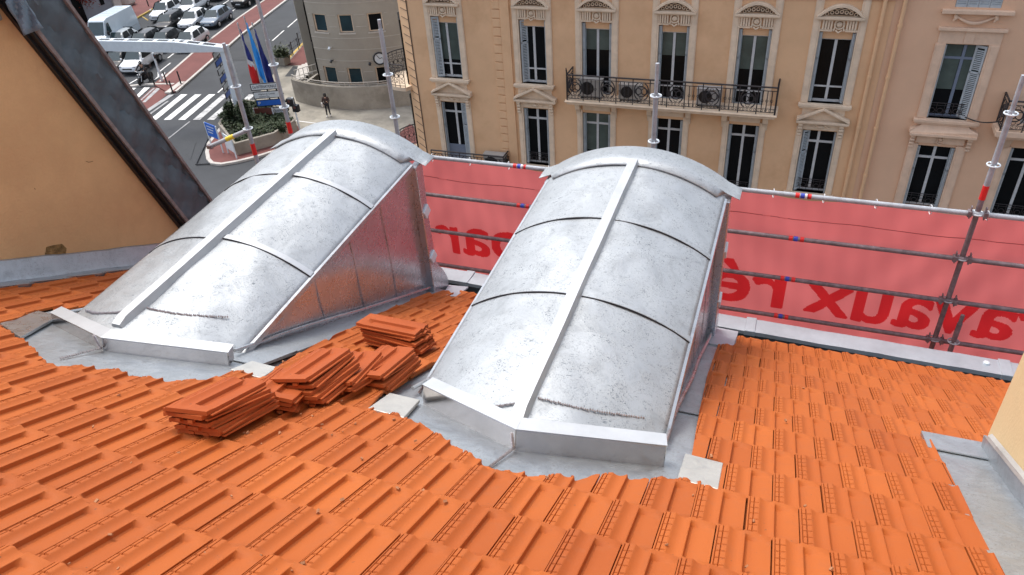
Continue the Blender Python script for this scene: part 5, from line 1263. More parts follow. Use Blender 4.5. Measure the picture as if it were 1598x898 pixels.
# pillar, dark recess, body behind
P0 = Vector((*gp(498, 133), 0)); P1 = Vector(cp(aL, 0)); 
mb = MB(); d = Vector((-.595, .804, 0)); s_ = Vector((.804, .595, 0)); pc = Vector((*gp(493, 121), 0))
mb.prism([tuple(pc+s_*.42-d*.4+Vector((0, 0, GZ))), tuple(pc+s_*.42+d*.4+Vector((0, 0, GZ))), tuple(pc-s_*.42+d*.4+Vector((0, 0, GZ))), tuple(pc-s_*.42-d*.4+Vector((0, 0, GZ)))], (0, 0, 19)); obj('pillar', mb, 'grey_clad', gb, bevel=.03)
dd = Vector((-.50, .866, 0)); R1 = P1; R0 = pc+s_*.5+d*1.6
mb = MB(); mb.prism([tuple(R1+Vector((0, 0, GZ))), tuple(R1+dd*18+Vector((0, 0, GZ))), tuple(R0+dd*18+Vector((0, 0, GZ))), tuple(R0+Vector((0, 0, GZ)))], (0, 0, 19)); obj('recess_wall', mb, 'concrete', gb)
mb = MB(); z = -18.9
while z < -1.5: 
    a_, b_ = R1.lerp(R0, .12)+Vector((-.03, -.06, 0)), R1.lerp(R0, .88)+Vector((-.03, -.06, 0)); mb.prism([(*a_.xy, z), (*b_.xy, z), (*b_.xy, z+2.5), (*a_.xy, z+2.5)], (-.04, -.05, 0)); z += 3.0
rg = obj('glazed_recess', mb, 'glass', gb)
# low curved boundary wall with handrail, and the stepped ramp
RW = 8.85
lw = empty('boundary_wall', (C_.x, C_.y-RW, GZ), 'low curved concrete wall with a pale handrail round the grey building', 'wall')
aw0 = math.atan2(gp(462, 160)[1]-C_.y, gp(462, 160)[0]-C_.x); n_ = 50; aw = [aw0+(1.9)*i/n_ for i in range(n_+1)]; zt1 = GZ+1.75
mb = MB()
for i in range(n_): mb.hexa([cp(aw[i], GZ, RW), cp(aw[i+1], GZ, RW), cp(aw[i+1], GZ, RW-.25), cp(aw[i], GZ, RW-.25), cp(aw[i], zt1, RW), cp(aw[i+1], zt1, RW), cp(aw[i+1], zt1, RW-.25), cp(aw[i], zt1, RW-.25)])
obj('wall', mb, 'concrete', lw); mb = MB()
for z, r_ in ((zt1+.30, .03), (zt1+.16, .018)): mb.tube([cp(a, z, RW-.12) for a in aw], r_, 6)
for a in aw[::5]: mb.tube([cp(a, zt1, RW-.12), cp(a, zt1+.30, RW-.12)], .02, 6)
obj('handrail', mb, 'clad_line', lw)
E1 = Vector(cp(aw0, 0, RW)); E2 = Vector((*gp(497, 133), 0))
mb = MB(); mb.prism([tuple(E1+Vector((0, 0, GZ))), tuple(E2+Vector((0, 0, GZ))), tuple(E2+Vector((.2, .25, GZ))), tuple(E1+Vector((.2, .25, GZ)))], (0, 0, .9)); obj('return_wall', mb, 'concrete', lw)
st = empty('ramp', (*gp(475, 125), GZ), 'pale stepped ramp with a railing at the end of the curved wall', 'ramp')
for k in range(6):
    a_ = gp(464+k*5.5, 131-k*1.5); b_ = gp(470+k*6.0, 106-k*.4); A_, B_ = Vector((*a_, GZ+.13+.09*k)), Vector((*b_, GZ+.13+.09*k)); n2 = (B_-A_).normalized().cross(Vector((0, 0, 1)))*.20
    mb = MB(); mb.prism([tuple(A_-n2), tuple(A_+n2), tuple(B_+n2), tuple(B_-n2)], (0, 0, .07)); obj('step', mb, 'kerb', st)
mb = MB(); A_, B_ = G3(463, 128, GZ+.3), G3(496, 118, GZ+.6)
for z in (.4, .9): mb.tube([A_+Vector((0, 0, z)), B_+Vector((0, 0, z))], .03, 6)
for k in range(6): p = A_.lerp(B_, k/5); mb.tube([p, p+Vector((0, 0, .9))], .025, 6)
obj('handrail', mb, 'clad_line', st)

# ---- gantry with its box beam over the road
gx, gy = gp(384, 197); zg = float(onY(352, 75, gy)[2])
ga = empty('sign_gantry', (gx, gy, GZ), 'white steel gantry spanning the avenue with a slotted box beam', 'gantry')
mb = MB(); mb.hexa([(gx-.34, gy-.3, GZ), (gx+.34, gy-.3, GZ), (gx+.34, gy+.3, GZ), (gx-.34, gy+.3, GZ), (gx-.24, gy-.22, zg), (gx+.24, gy-.22, zg), (gx+.24, gy+.22, zg), (gx-.24, gy+.22, zg)]); obj('post', mb, 'white_metal', ga, bevel=.03)
lf = onZ(120, 65, zg+.25); a_ = Vector((gx+.24, gy, zg)); b_ = Vector((lf[0], lf[1], zg)); d = (b_-a_).normalized(); s_ = Vector((-d.y, d.x, 0)); Lb = (b_-a_).length; mb = MB()
hz_ = .62; kx = 3.6
pf0 = [(0, -.18), (0, .18), (kx, .5), (Lb, .5), (Lb, -.42), (kx, -.42)]
for (t0, b0, u0), (t1, b1, u1) in (((0, -.18, .12), (kx, -.30, .42)), ((kx, -.30, .42), (Lb, -.30, .42))):
    mb.hexa([a_+d*t0+s_*.3+Vector((0, 0, b0)), a_+d*t1+s_*.3+Vector((0, 0, b1)), a_+d*t1-s_*.3+Vector((0, 0, b1)), a_+d*t0-s_*.3+Vector((0, 0, b0)), a_+d*t0+s_*.3+Vector((0, 0, u0)), a_+d*t1+s_*.3+Vector((0, 0, u1)), a_+d*t1-s_*.3+Vector((0, 0, u1)), a_+d*t0-s_*.3+Vector((0, 0, u0))])
bm_ = obj('beam', mb, 'white_metal', ga, bevel=.02); mb = MB(); t = .8
while t < Lb-1:
    zt2 = .424 if t > kx else .12+.30*t/kx+.008
    p = a_+d*t; q = a_+d*(t+.85); zq = .424 if t+.85 > kx else .12+.30*(t+.85)/kx+.008
    mb.prism([p+s_*.16+Vector((0, 0, zt2)), q+s_*.16+Vector((0, 0, zq)), q-s_*.16+Vector((0, 0, zq)), p-s_*.16+Vector((0, 0, zt2))], (0, 0, .004)); t += 1.15
sub('slot', mb, 'glass', bm_)

# ---- masts with flags
def flag(bx, by, tx, ty, panels, label, sw):
    x, y = gp(bx, by); zt_ = float(onY(tx, ty, y)[2]); e = empty('flagpole', (x, y, GZ), label, 'flagpole', 'flagpoles by the crossing')
    mb = MB(); mb.tube([(x, y, GZ), (x, y, zt_)], [.075, .04], 10); mb.tube([(x, y, zt_), (x, y, zt_+.12)], [.07, .03], 8); obj('mast', mb, 'steel', e, smooth=True)
    z = zt_-.35; hgt = 0
    fl_h = 4.3; nc = len(panels)
    for k, m_ in enumerate(panels):      # cloth hanging in folds down the mast
        mb = MB(); Q = []
        f0, f1 = ((0, 1) if nc < 3 else ((0, .50), (.46, .58), (.54, 1.12))[k])
        for j in range(13):
            f = f0+(f1-f0)*j/12; row = []
            for i in range(7):
                g = (k+i/6)/nc if nc < 3 else i/6*.8
                xx = x+sw*(.10+.75*g*math.sin(min(1, f*1.5+.18*1)*1.5)*(.55+.45*f)); yy = y+.16*math.sin(i*1.7+f*3+k)*f-.05
                zz = z-fl_h*f*(.9 if k == 0 else 1)-g*1.0+.1*math.sin(i+f*4)
                row.append((xx+.10*math.sin(f*6+i), yy, zz))
            Q.append(row)
        mb.grid(Q); o = obj('flag', mb, m_, e, smooth=True); s_ = o.modifiers.new('t', 'SOLIDIFY'); s_.thickness = .01
flag(396, 130, 372, 38, ['flag_navy', 'flag_white', 'flag_red'], 'flagpole with a limp blue, white and red flag', 1.0)
flag(409, 133, 382, 28, ['flag_sky', 'flag_sky'], 'flagpole with a limp sky-blue flag', .9)
flag(419, 135, 395, 38, ['flag_navy', 'flag_navy'], 'flagpole with a limp navy-blue flag', .9)
# ---- arrow direction signs
def arrow_sign(bx, by, ang, panels, label, posts=(.25, 1.7), face=1):
    x, y = gp(bx, by); d = Vector((math.cos(R(ang)), math.sin(R(ang)), 0)); nrm = Vector((d.y, -d.x, 0))*face
    e = empty('direction_sign', (x, y, GZ), label, 'direction sign', 'direction signs by the planter')
    B = Vector((x, y, 0)); ztop_ = max(p[1] for p in panels)+.2
    for t in posts: mb = MB(); p = B+d*t; mb.cyl((p.x, p.y, GZ), (p.x, p.y, ztop_), .05, 8); obj('post', mb, 'iron', e, smooth=True)
    for off_, zc, w_, h_, m_, txt in panels:
        o_ = B+d*off_+nrm*.07+Vector((0, 0, zc)); up = Vector((0, 0, 1))
        out = [(0, -h_/2), (w_-h_*.5, -h_/2), (w_, 0), (w_-h_*.5, h_/2), (0, h_/2)]
        mb = MB(); mb.prism([tuple(o_+d*a+up*b) for a, b in out], tuple(-nrm*.05)); pn = obj('arrow_panel', mb, 'black', e)
        inn = [(.05, -h_/2+.05), (w_-h_*.5-.03, -h_/2+.05), (w_-.1, 0), (w_-h_*.5-.03, h_/2-.05), (.05, h_/2-.05)]
        mb = MB(); mb.prism([tuple(o_+nrm*.002+d*a+up*b) for a, b in inn], tuple(nrm*.004)); sub('face', mb, m_, pn)
        for s__, tx_, tz_, tw_, th_, tm_ in txt:
            to = text_mesh('lettering', s__, lambda a, b: tuple(o_+nrm*.012+d*(tx_+a)+up*(tz_+b)), tm_, None, width=tw_, height=th_, bold=.01); to.parent = pn
sgz = float(onY(410, 146, gp(432, 196)[1])[2])
arrow_sign(432, 197, 22, [(-1.05, GZ+2.85, 2.05, .46, 'white_sign', [('Cte INTERNATIONALE', .12, -.09, 1.6, .28, 'sign_text')]), (-1.0, GZ+2.28, 2.05, .50, 'white_sign', [('Hôpital de Cannes', .35, .02, 1.1, .15, 'sign_text'), ('secteur Est', .35, -.15, .7, .15, 'sign_text')]), (-.95, GZ+1.72, 2.05, .46, 'blue_sign', [('P', .14, -.10, .16, .3, 'white_sign')]), (-.88, GZ+1.15, 2.05, .44, 'white_sign', [('Palais de Justice', .15, -.09, 1.5, .28, 'sign_text')])],
           'two posts with a blue arrow panel between white ones, facing the roof', posts=(.0, .6))
arrow_sign(372, 190, 112, [(-1.2, GZ+5.0, 2.2, .42, 'white_sign', []), (-1.2, GZ+4.45, 2.2, .42, 'blue_sign', []), (-1.2, GZ+3.9, 2.2, .42, 'white_sign', []), (-1.2, GZ+3.35, 2.2, .42, 'blue_sign', []), (-1.1, GZ+2.8, 2.1, .42, 'white_sign', []), (-1.1, GZ+2.25, 2.1, .42, 'blue_sign', [])], 'post with six narrow arrow panels seen almost edge-on', posts=(-.3, .3))
def board(bx, by, ang, w_, h_, zc, m_, label, nm='information_board'):
    x, y = gp(bx, by); d = Vector((math.cos(R(ang)), math.sin(R(ang)), 0)); n2 = Vector((d.y, -d.x, 0)); B = Vector((x, y, GZ)); e = empty(nm, tuple(B), label, 'information board' if nm != 'plaque' else 'sign', 'boards on the traffic island')
    for t in (-w_/2, w_/2): mb = MB(); p = B+d*t; mb.cyl(p, p+Vector((0, 0, zc+h_/2)), .045, 8); obj('post', mb, 'white_metal', e)
    mb = MB(); o_ = B+Vector((0, 0, zc)); mb.prism([tuple(o_+d*a+Vector((0, 0, b))+n2*.03) for a, b in ((-w_/2, -h_/2), (w_/2, -h_/2), (w_/2, h_/2), (-w_/2, h_/2))], tuple(-n2*.05)); pn = obj('panel', mb, m_, e)
    mb = MB()
    if m_ == 'blue_sign':
        for k in range(3): mb.prism([tuple(o_+n2*.035+d*a+Vector((0, 0, b))) for a, b in ((-w_*.35, .22-.2*k), (w_*(.3-.1*k), .22-.2*k), (w_*(.3-.1*k), .28-.2*k), (-w_*.35, .28-.2*k))], tuple(n2*.004))
        sub('marking', mb, 'white_sign', pn)
board(341, 238, -20, 1.3, .9, 1.5, 'blue_sign', 'blue information board at the rounded tip of the island')
board(364, 246, -28, 1.2, 1.0, 1.0, 'white_sign', 'pale blue-white board standing against the planter wall').__class__
board(418, 200, 15, 1.3, .9, 1.0, 'brown_sign', 'brown plaque on two posts under the arrow panels', 'plaque')
# ---- low rope fence on the road beside the island
rb = empty('traffic_barrier', (*gp(310, 250), GZ), 'thin black tubular frame standing on the road by the island tip', 'barrier')
mb = MB(); a_, b_, c2 = G3(306, 258), G3(328, 210), G3(328, 257)
for A2, B2 in ((a_, b_), (a_, c2)):
    mb.tube([A2+Vector((0, 0, .05)), B2+Vector((0, 0, .05))], .04, 6)
mb.tube([a_.lerp(b_, .55)+Vector((0, 0, .05)), a_.lerp(b_, .55)+Vector((1.0, 0, .05))], .03, 6); mb.tube([a_.lerp(b_, .98), b_+Vector((0, 0, .5))], .03, 6)
obj('tube_frame', mb, 'black', rb)
# ---- bollards
for k, (x, y, lab) in enumerate([(241, 132, 'black bollard beside the motorcycle at the median tip'), (261, 132, 'black bollard at the foot of the white signal mast'), (282.5, 131, 'black bollard alone on the red median'), (270.4, 146.5, 'black bollard at the kerb corner by the striped crossing'), (212, 166, 'black bollard on the red crossing pad'), (198, 145, 'short black bollard close to the far stripes'), (208.5, 24, 'black bollard on the red pavement behind the van'), (232, 10, 'black bollard on the red pavement by the yellow kerb')]):
    p = G3(x, y, GZ+.12); mb = MB(); mb.tube([p, p+Vector((0, 0, 1.0)), p+Vector((0, 0, 1.06))], [.06, .055, .03], 10)
    tag(obj('bollard', mb, 'black', None, smooth=True), lab, 'bollard', 'black bollards along the kerbs')
# ---- signal masts
def mast(bx, by, tx, ty, m_, label, boxes=(), cat='traffic signal', r_=.06):
    x, y = gp(bx, by); zt_ = float(onY(tx, ty, y)[2]); e = empty('signal_mast', (x, y, GZ), label, cat, 'signal masts'); mb = MB(); mb.tube([(x, y, GZ), (x, y, zt_)], [r_, r_*.8], 10); obj('mast', mb, m_, e, smooth=True)
    for bx_, by_, s_ in boxes:
        q = onY(bx_, by_, y); mb = MB(); mb.box(q[0]-s_, q[0]+s_, y-s_*.7, y+s_*.7, q[2]-s_*1.1, q[2]+s_*1.1); sg_ = obj('signal_head', mb, 'black', e, bevel=.03)
        mb = MB(); mb.disc((q[0], y-s_*.72, q[2]+s_*.4), (0, 1, 0), s_*.4, .03, 12); sub('lens', mb, 'brown_sign', sg_)
mast(469, 207, 451, 152, 'white_metal', 'slim white mast with two black signal heads on the pale paving', [(453.5, 159.5, .24), (462, 169, .22)])
mast(254, 129, 240.5, 83, 'white_metal', 'leaning white signal mast at the median tip beside the motorcycle', [(243, 88, .16)], r_=.10)
# ---- barriers and box by the yellow kerb
for k, (x, y, lab) in enumerate([(462, 82, 'black pedestrian barrier by the yellow kerb, beyond the planter box'), (451, 92, 'black pedestrian barrier right behind the planter box'), (472, 68, 'black pedestrian barrier close to the grey pillar')]):
    p = G3(x, y, GZ+.12); dv = (Vector((*gp(476, 67), 0))-Vector((*gp(441, 100), 0))).normalized(); a_, b_ = p-dv*.7, p+dv*.7; mb = MB()
    mb.tube([a_, a_+Vector((0, 0, 1.0)), b_+Vector((0, 0, 1.0)), b_], .035, 6); mb.tube([a_+Vector((0, 0, .5)), b_+Vector((0, 0, .5))], .025, 6); mb.tube([a_+Vector((0, 0, .5)), b_+Vector((0, 0, 1.0))], .02, 6)
    mb.tube([a_-Vector((0, 0, .1)), a_+Vector((0, 0, 1.15))], .045, 6)
    tag(obj('pedestrian_barrier', mb, 'black', None), lab, 'barrier', 'pedestrian barriers along the yellow kerb')
p = G3(443, 101, GZ+.12); e = empty('planter_box', tuple(p), 'small stone planter box with dark plants at the kerb corner', 'planter'); mb = MB(); mb.hexa([p+Vector(v) for v in ((-.4, -.4, 0), (.4, -.4, 0), (.4, .4, 0), (-.4, .4, 0), (-.5, -.5, .7), (.5, -.5, .7), (.5, .5, .7), (-.5, .5, .7))]); obj('box', mb, 'concrete', e, bevel=.03)
r_ = random.Random(5); mb = MB(); leaves(mb, [p+Vector((r_.gauss(0, .28), r_.gauss(0, .28), .7+abs(r_.gauss(0, .35)))) for _ in range(500)], .28, r_); obj('foliage', mb, 'leaf2', e)

# ---- vehicles
FD = Vector((.20, -.98, 0)).normalized(); HD = math.atan2(FD.y, FD.x)
def paint(name, c): 
    if name not in M: M[name] = mat(name, c, .32, .0, .03, 2, spec=.35, coat=.15 if max(c) < .1 else .5)
    return name
paint('paint_white', (.74, .77, .79)); paint('paint_black', (.012, .013, .015)); paint('paint_blue_grey', (.17, .22, .28)); paint('paint_silver', (.42, .46, .48)); paint('paint_dark_grey', (.06, .062, .066)); paint('paint_red', (.5, .02, .02)); paint('paint_van', (.60, .69, .75))
def loft(mb, secs):
    n_ = len(secs[0]); o_ = len(mb.v); mb.v += [tuple(p) for s_ in secs for p in s_]
    for i in range(len(secs)-1):
        for j in range(n_): mb.f.append((o_+i*n_+j, o_+i*n_+(j+1) % n_, o_+(i+1)*n_+(j+1) % n_, o_+(i+1)*n_+j)); mb.mi.append(0)
    mb.f.append(tuple(o_+j for j in range(n_-1, -1, -1))); mb.f.append(tuple(o_+(len(secs)-1)*n_+j for j in range(n_))); mb.mi += [0, 0]
def car(fx, fy, kind, pm, label, extra=None, hd=HD):
    L_, W_, Hh = {'suv': (4.35, 1.84, 1.66), 'hatch': (4.1, 1.76, 1.48), 'sedan': (4.6, 1.8, 1.46), 'city': (3.7, 1.68, 1.5)}[kind]
    g = gp(fx, fy); f = Vector((math.cos(hd), math.sin(hd), 0)); cpos = Vector((g[0], g[1], 0))-f*(L_/2)
    e = empty('car', (cpos.x, cpos.y, GZ+.006), label, 'car', 'cars queueing on the avenue', hd, world=False)
    hw = W_/2; bl = Hh*.60; gc = .20
    def S(x, w_, zb, zm, zbelt, zr, wr): return [(x, -w_*.92, zb), (x, -w_, zm), (x, -w_*.97, zbelt), (x, -wr, zr), (x, wr, zr), (x, w_*.97, zbelt), (x, w_, zm), (x, w_*.92, zb)]
    F_, B_ = L_/2, -L_/2; ws = F_-L_*.235; rf = ws-.62; rr_ = B_+(.30 if kind != 'sedan' else .95); rb_ = B_+(.10 if kind != 'sedan' else .55)
    secs = [S(B_, hw*.80, .34, .55, bl*.86, bl*.90, hw*.72), S(B_+.08, hw*.94, .24, .55, bl*.98, bl*1.0, hw*.80), S(rb_+.06, hw, gc, .55, bl, bl+.03, hw*.82), S(rr_+.12, hw, gc, .55, bl, Hh-.05, hw*.70), S(rr_+.5, hw, gc, .55, bl, Hh, hw*.72), S(rf, hw, gc, .55, bl*.98, Hh-.01, hw*.70), S(ws+.05, hw, gc, .55, bl*.95, bl*.98, hw*.84), S(ws+.12, hw*.99, gc, .55, bl*.93, bl*.955, hw*.80), S(F_-.28, hw*.96, gc, .52, bl*.83, bl*.86, hw*.74), S(F_-.08, hw*.86, .24, .48, bl*.74, bl*.77, hw*.68), S(F_, hw*.76, .30, .46, bl*.62, bl*.64, hw*.60)]
    mb = MB(); loft(mb, secs); body = obj('body', mb, pm, None, smooth=True, angle=32); body.parent = e; sb_ = body.modifiers.new('round', 'SUBSURF'); sb_.levels = 1; sb_.render_levels = 1
    def P(nm, mb_, m_, par=e, **k): o_ = obj(nm, mb_, m_, None, **k); o_.parent = par; return o_
    # glazing set just proud of the cabin shell
    def quad(a, b, c_, d_, off_): mb.sheet([tuple(Vector(v)+Vector(off_)) for v in (a, b, c_, d_)])
    def lp(a, b, t): return tuple(a[i]+(b[i]-a[i])*t for i in range(3))
    s5, s6, s3, s2, s4 = secs[5], secs[6], secs[3], secs[2], secs[4]
    mb = MB(); a, b, c_, d_ = s6[3], s6[4], s5[4], s5[3]; quad(lp(lp(a, b, .05), lp(d_, c_, .05), .06), lp(lp(a, b, .95), lp(d_, c_, .95), .06), lp(lp(a, b, .92), lp(d_, c_, .92), .93), lp(lp(a, b, .08), lp(d_, c_, .08), .93), (.012, 0, .014)); P('windscreen', mb, 'carglass')
    mb = MB(); a, b, c_, d_ = s2[4], s2[3], s3[3], s3[4]; quad(lp(lp(a, b, .1), lp(d_, c_, .1), .12), lp(lp(a, b, .9), lp(d_, c_, .9), .12), lp(lp(a, b, .88), lp(d_, c_, .88), .9), lp(lp(a, b, .12), lp(d_, c_, .12), .9), (-.014, 0, .014)); P('rear_window', mb, 'carglass')
    for sg in (-1, 1):
        i0, i1 = (2, 3) if sg < 0 else (5, 4)
        for (sa, sb, t0, t1, q0, q1) in ((s4, s5, -.0, .46, .08, .9), (s4, s5, .53, 1.0, .08, .9)):
            mb = MB(); A0, A1, B0, B1 = lp(sa[i0], sb[i0], t0), lp(sa[i1], sb[i1], t0), lp(sa[i0], sb[i0], t1+(.28 if t1 > .9 else 0)), lp(sa[i1], sb[i1], t1)
            pts = [lp(A0, A1, q0), lp(B0, lp(sa[i1], sb[i1], t1), q0), lp(B0, B1, q1), lp(A0, A1, q1)]; pts = [tuple(Vector(p)+Vector((0, sg*.014, .006))) for p in pts]
            mb.sheet(pts if sg < 0 else pts[::-1]); P('side_window', mb, 'side_glass')
        mb = MB(); mb.box(F_-.20, F_-.045, min(sg*hw*.54, sg*hw*.80), max(sg*hw*.54, sg*hw*.80), bl*.66, bl*.78); P('headlight', mb, 'chrome', bevel=.02)
        mb = MB(); mb.box(ws-.12, ws+.0, min(sg*(hw+.02), sg*(hw+.18)), max(sg*(hw+.02), sg*(hw+.18)), bl*.98, bl*1.12); P('door_mirror', mb, pm, bevel=.03)
        for xw in (F_-L_*.19, B_+L_*.19):
            mb = MB(); rw = .34 if kind == 'suv' else .31; y0 = sg*(hw-.10); mb.tube([(xw, y0-sg*.1, rw), (xw, y0+sg*.105, rw), (xw, y0+sg*.115, rw)], [rw, rw, rw*.86], 20); wh = P('wheel', mb, 'tyre', smooth=True)
            mb = MB(); mb.tube([(xw, y0+sg*.112, rw), (xw, y0+sg*.124, rw)], [rw*.60, rw*.5], 14); P('rim', mb, 'chrome', wh)
    mb = MB(); mb.box(F_-.10, F_+.008, -hw*.46, hw*.46, bl*.50, bl*.60); P('grille', mb, 'black')
    mb = MB(); mb.box(F_-.02, F_+.016, -.26, .26, .40, .51); P('number_plate', mb, 'white_sign')
    mb = MB(); mb.box(F_-.14, F_+.0, -hw*.74, hw*.74, .22, .33); P('bumper', mb, 'black', bevel=.02)
    if extra == 'rails':
        for sg in (-1, 1): mb = MB(); mb.tube([(rr_+.5, sg*hw*.66, Hh+.01), (rr_+.6, sg*hw*.66, Hh+.06), (rf-.2, sg*hw*.66, Hh+.06), (rf-.05, sg*hw*.66, Hh)], .025, 6); P('roof_rail', mb, 'black')
    return e
car(202, 119, 'suv', 'paint_white', 'white compact suv with black roof rails beside the motorcycle, under the beam', 'rails')
car(246, 37, 'suv', 'paint_white', 'white suv at the back of the queue beside the yellow kerb')
car(252, 54, 'hatch', 'paint_black', 'black hatchback between two white cars, sky reflected in its bonnet')
car(287, 27, 'sedan', 'paint_white', 'white saloon directly in front of the red car')
car(290, 49.5, 'sedan', 'paint_white', 'white saloon beside the blue-grey car in the queue')
car(325, 47, 'hatch', 'paint_blue_grey', 'blue-grey hatchback next to the red median')
car(284, 84, 'hatch', 'paint_white', 'white hatchback half hidden by the gantry beam, beside the median')
car(176, 84, 'city', 'paint_silver', 'silver small car tucked beside the white van')
car(211, 86, 'hatch', 'paint_dark_grey', 'dark grey hatchback whose roof shows above the gantry beam')
car(246, 84, 'city', 'paint_black', 'small black car with brown reflections behind the white suv under the beam')
car(172, 118, 'hatch', 'paint_black', 'black hatchback partly hidden by the dark verge')
car(373, 14.5, 'suv', 'paint_black', 'black suv alone in the lane beside the red median')
car(331, 4, 'sedan', 'paint_dark_grey', 'dark saloon in the far middle lane, cut by the top of the picture')
car(288, 0, 'hatch', 'paint_red', 'red car just behind the white saloon at the head of the line')
# van
vn_g = gp(152, 85); vp = Vector((vn_g[0], vn_g[1], 0))-FD*3.0
vn = empty('van', (vp.x, vp.y, GZ+.006), 'tall white delivery van parked against the kerb in front of the shops', 'van', None, HD, world=False)
def P(nm, mb_, m_, par, **k): o_ = obj(nm, mb_, m_, None, **k); o_.parent = par; return o_
def SV(x, w_, zb, zbelt, zr, wr): return [(x, -w_*.95, zb), (x, -w_, .6), (x, -w_, zbelt), (x, -wr, zr), (x, wr, zr), (x, w_, zbelt), (x, w_, .6), (x, w_*.95, zb)]
mb = MB(); loft(mb, [SV(-3.0, .96, .35, 1.5, 2.55, .80), SV(-2.9, 1.0, .25, 1.55, 2.66, .84), SV(1.2, 1.0, .25, 1.5, 2.66, .84), SV(1.6, 1.0, .25, 1.45, 2.52, .80), SV(2.25, 1.0, .25, 1.32, 1.42, .86), SV(2.8, .95, .25, 1.08, 1.14, .80), SV(3.0, .82, .32, .8, .84, .70)]); P('body', mb, 'paint_van', vn, smooth=True, angle=32)
mb = MB(); mb.sheet([(2.27, -.78, 1.47), (2.27, .78, 1.47), (1.66, .74, 2.44), (1.66, -.74, 2.44)]); P('windscreen', mb, 'carglass', vn)
for sg in (-1, 1):
    mb = MB(); pts = [(2.10, sg*1.004, 1.44), (1.25, sg*1.004, 1.50), (1.25, sg*.90, 2.3), (1.55, sg*.90, 2.3)]; mb.sheet(pts if sg > 0 else pts[::-1]); P('side_window', mb, 'carglass', vn)
    mb = MB(); mb.box(2.78, 2.93, min(sg*.55, sg*.86), max(sg*.55, sg*.86), .82, 1.02); P('headlight', mb, 'chrome', vn); mb = MB(); mb.box(1.95, 2.05, min(sg*1.02, sg*1.25), max(sg*1.02, sg*1.25), 1.35, 1.75); P('door_mirror', mb, 'black', vn, bevel=.03)
    mb = MB(); mb.box(-2.6, 1.0, min(sg*.998, sg*1.012), max(sg*.998, sg*1.012), 1.02, 1.06); P('side_trim', mb, 'paint_silver', vn)
    for xw in (1.95, -1.9): mb = MB(); mb.tube([(xw, sg*.80, .35), (xw, sg*1.0, .35), (xw, sg*1.01, .35)], [.35, .35, .3], 18); wh = P('wheel', mb, 'tyre', vn, smooth=True); mb = MB(); mb.tube([(xw, sg*1.005, .35), (xw, sg*1.02, .35)], [.2, .16], 12); P('rim', mb, 'chrome', wh)
mb = MB(); mb.box(2.95, 3.012, -.5, .5, .5, .68); P('grille', mb, 'black', vn)
for k in range(5): 
    if k == 0: mb = MB()
    mb.box(-2.6+k*.75, -2.57+k*.75, -.75, .75, 2.655, 2.675)
P('roof_rib', mb, 'paint_van', vn)

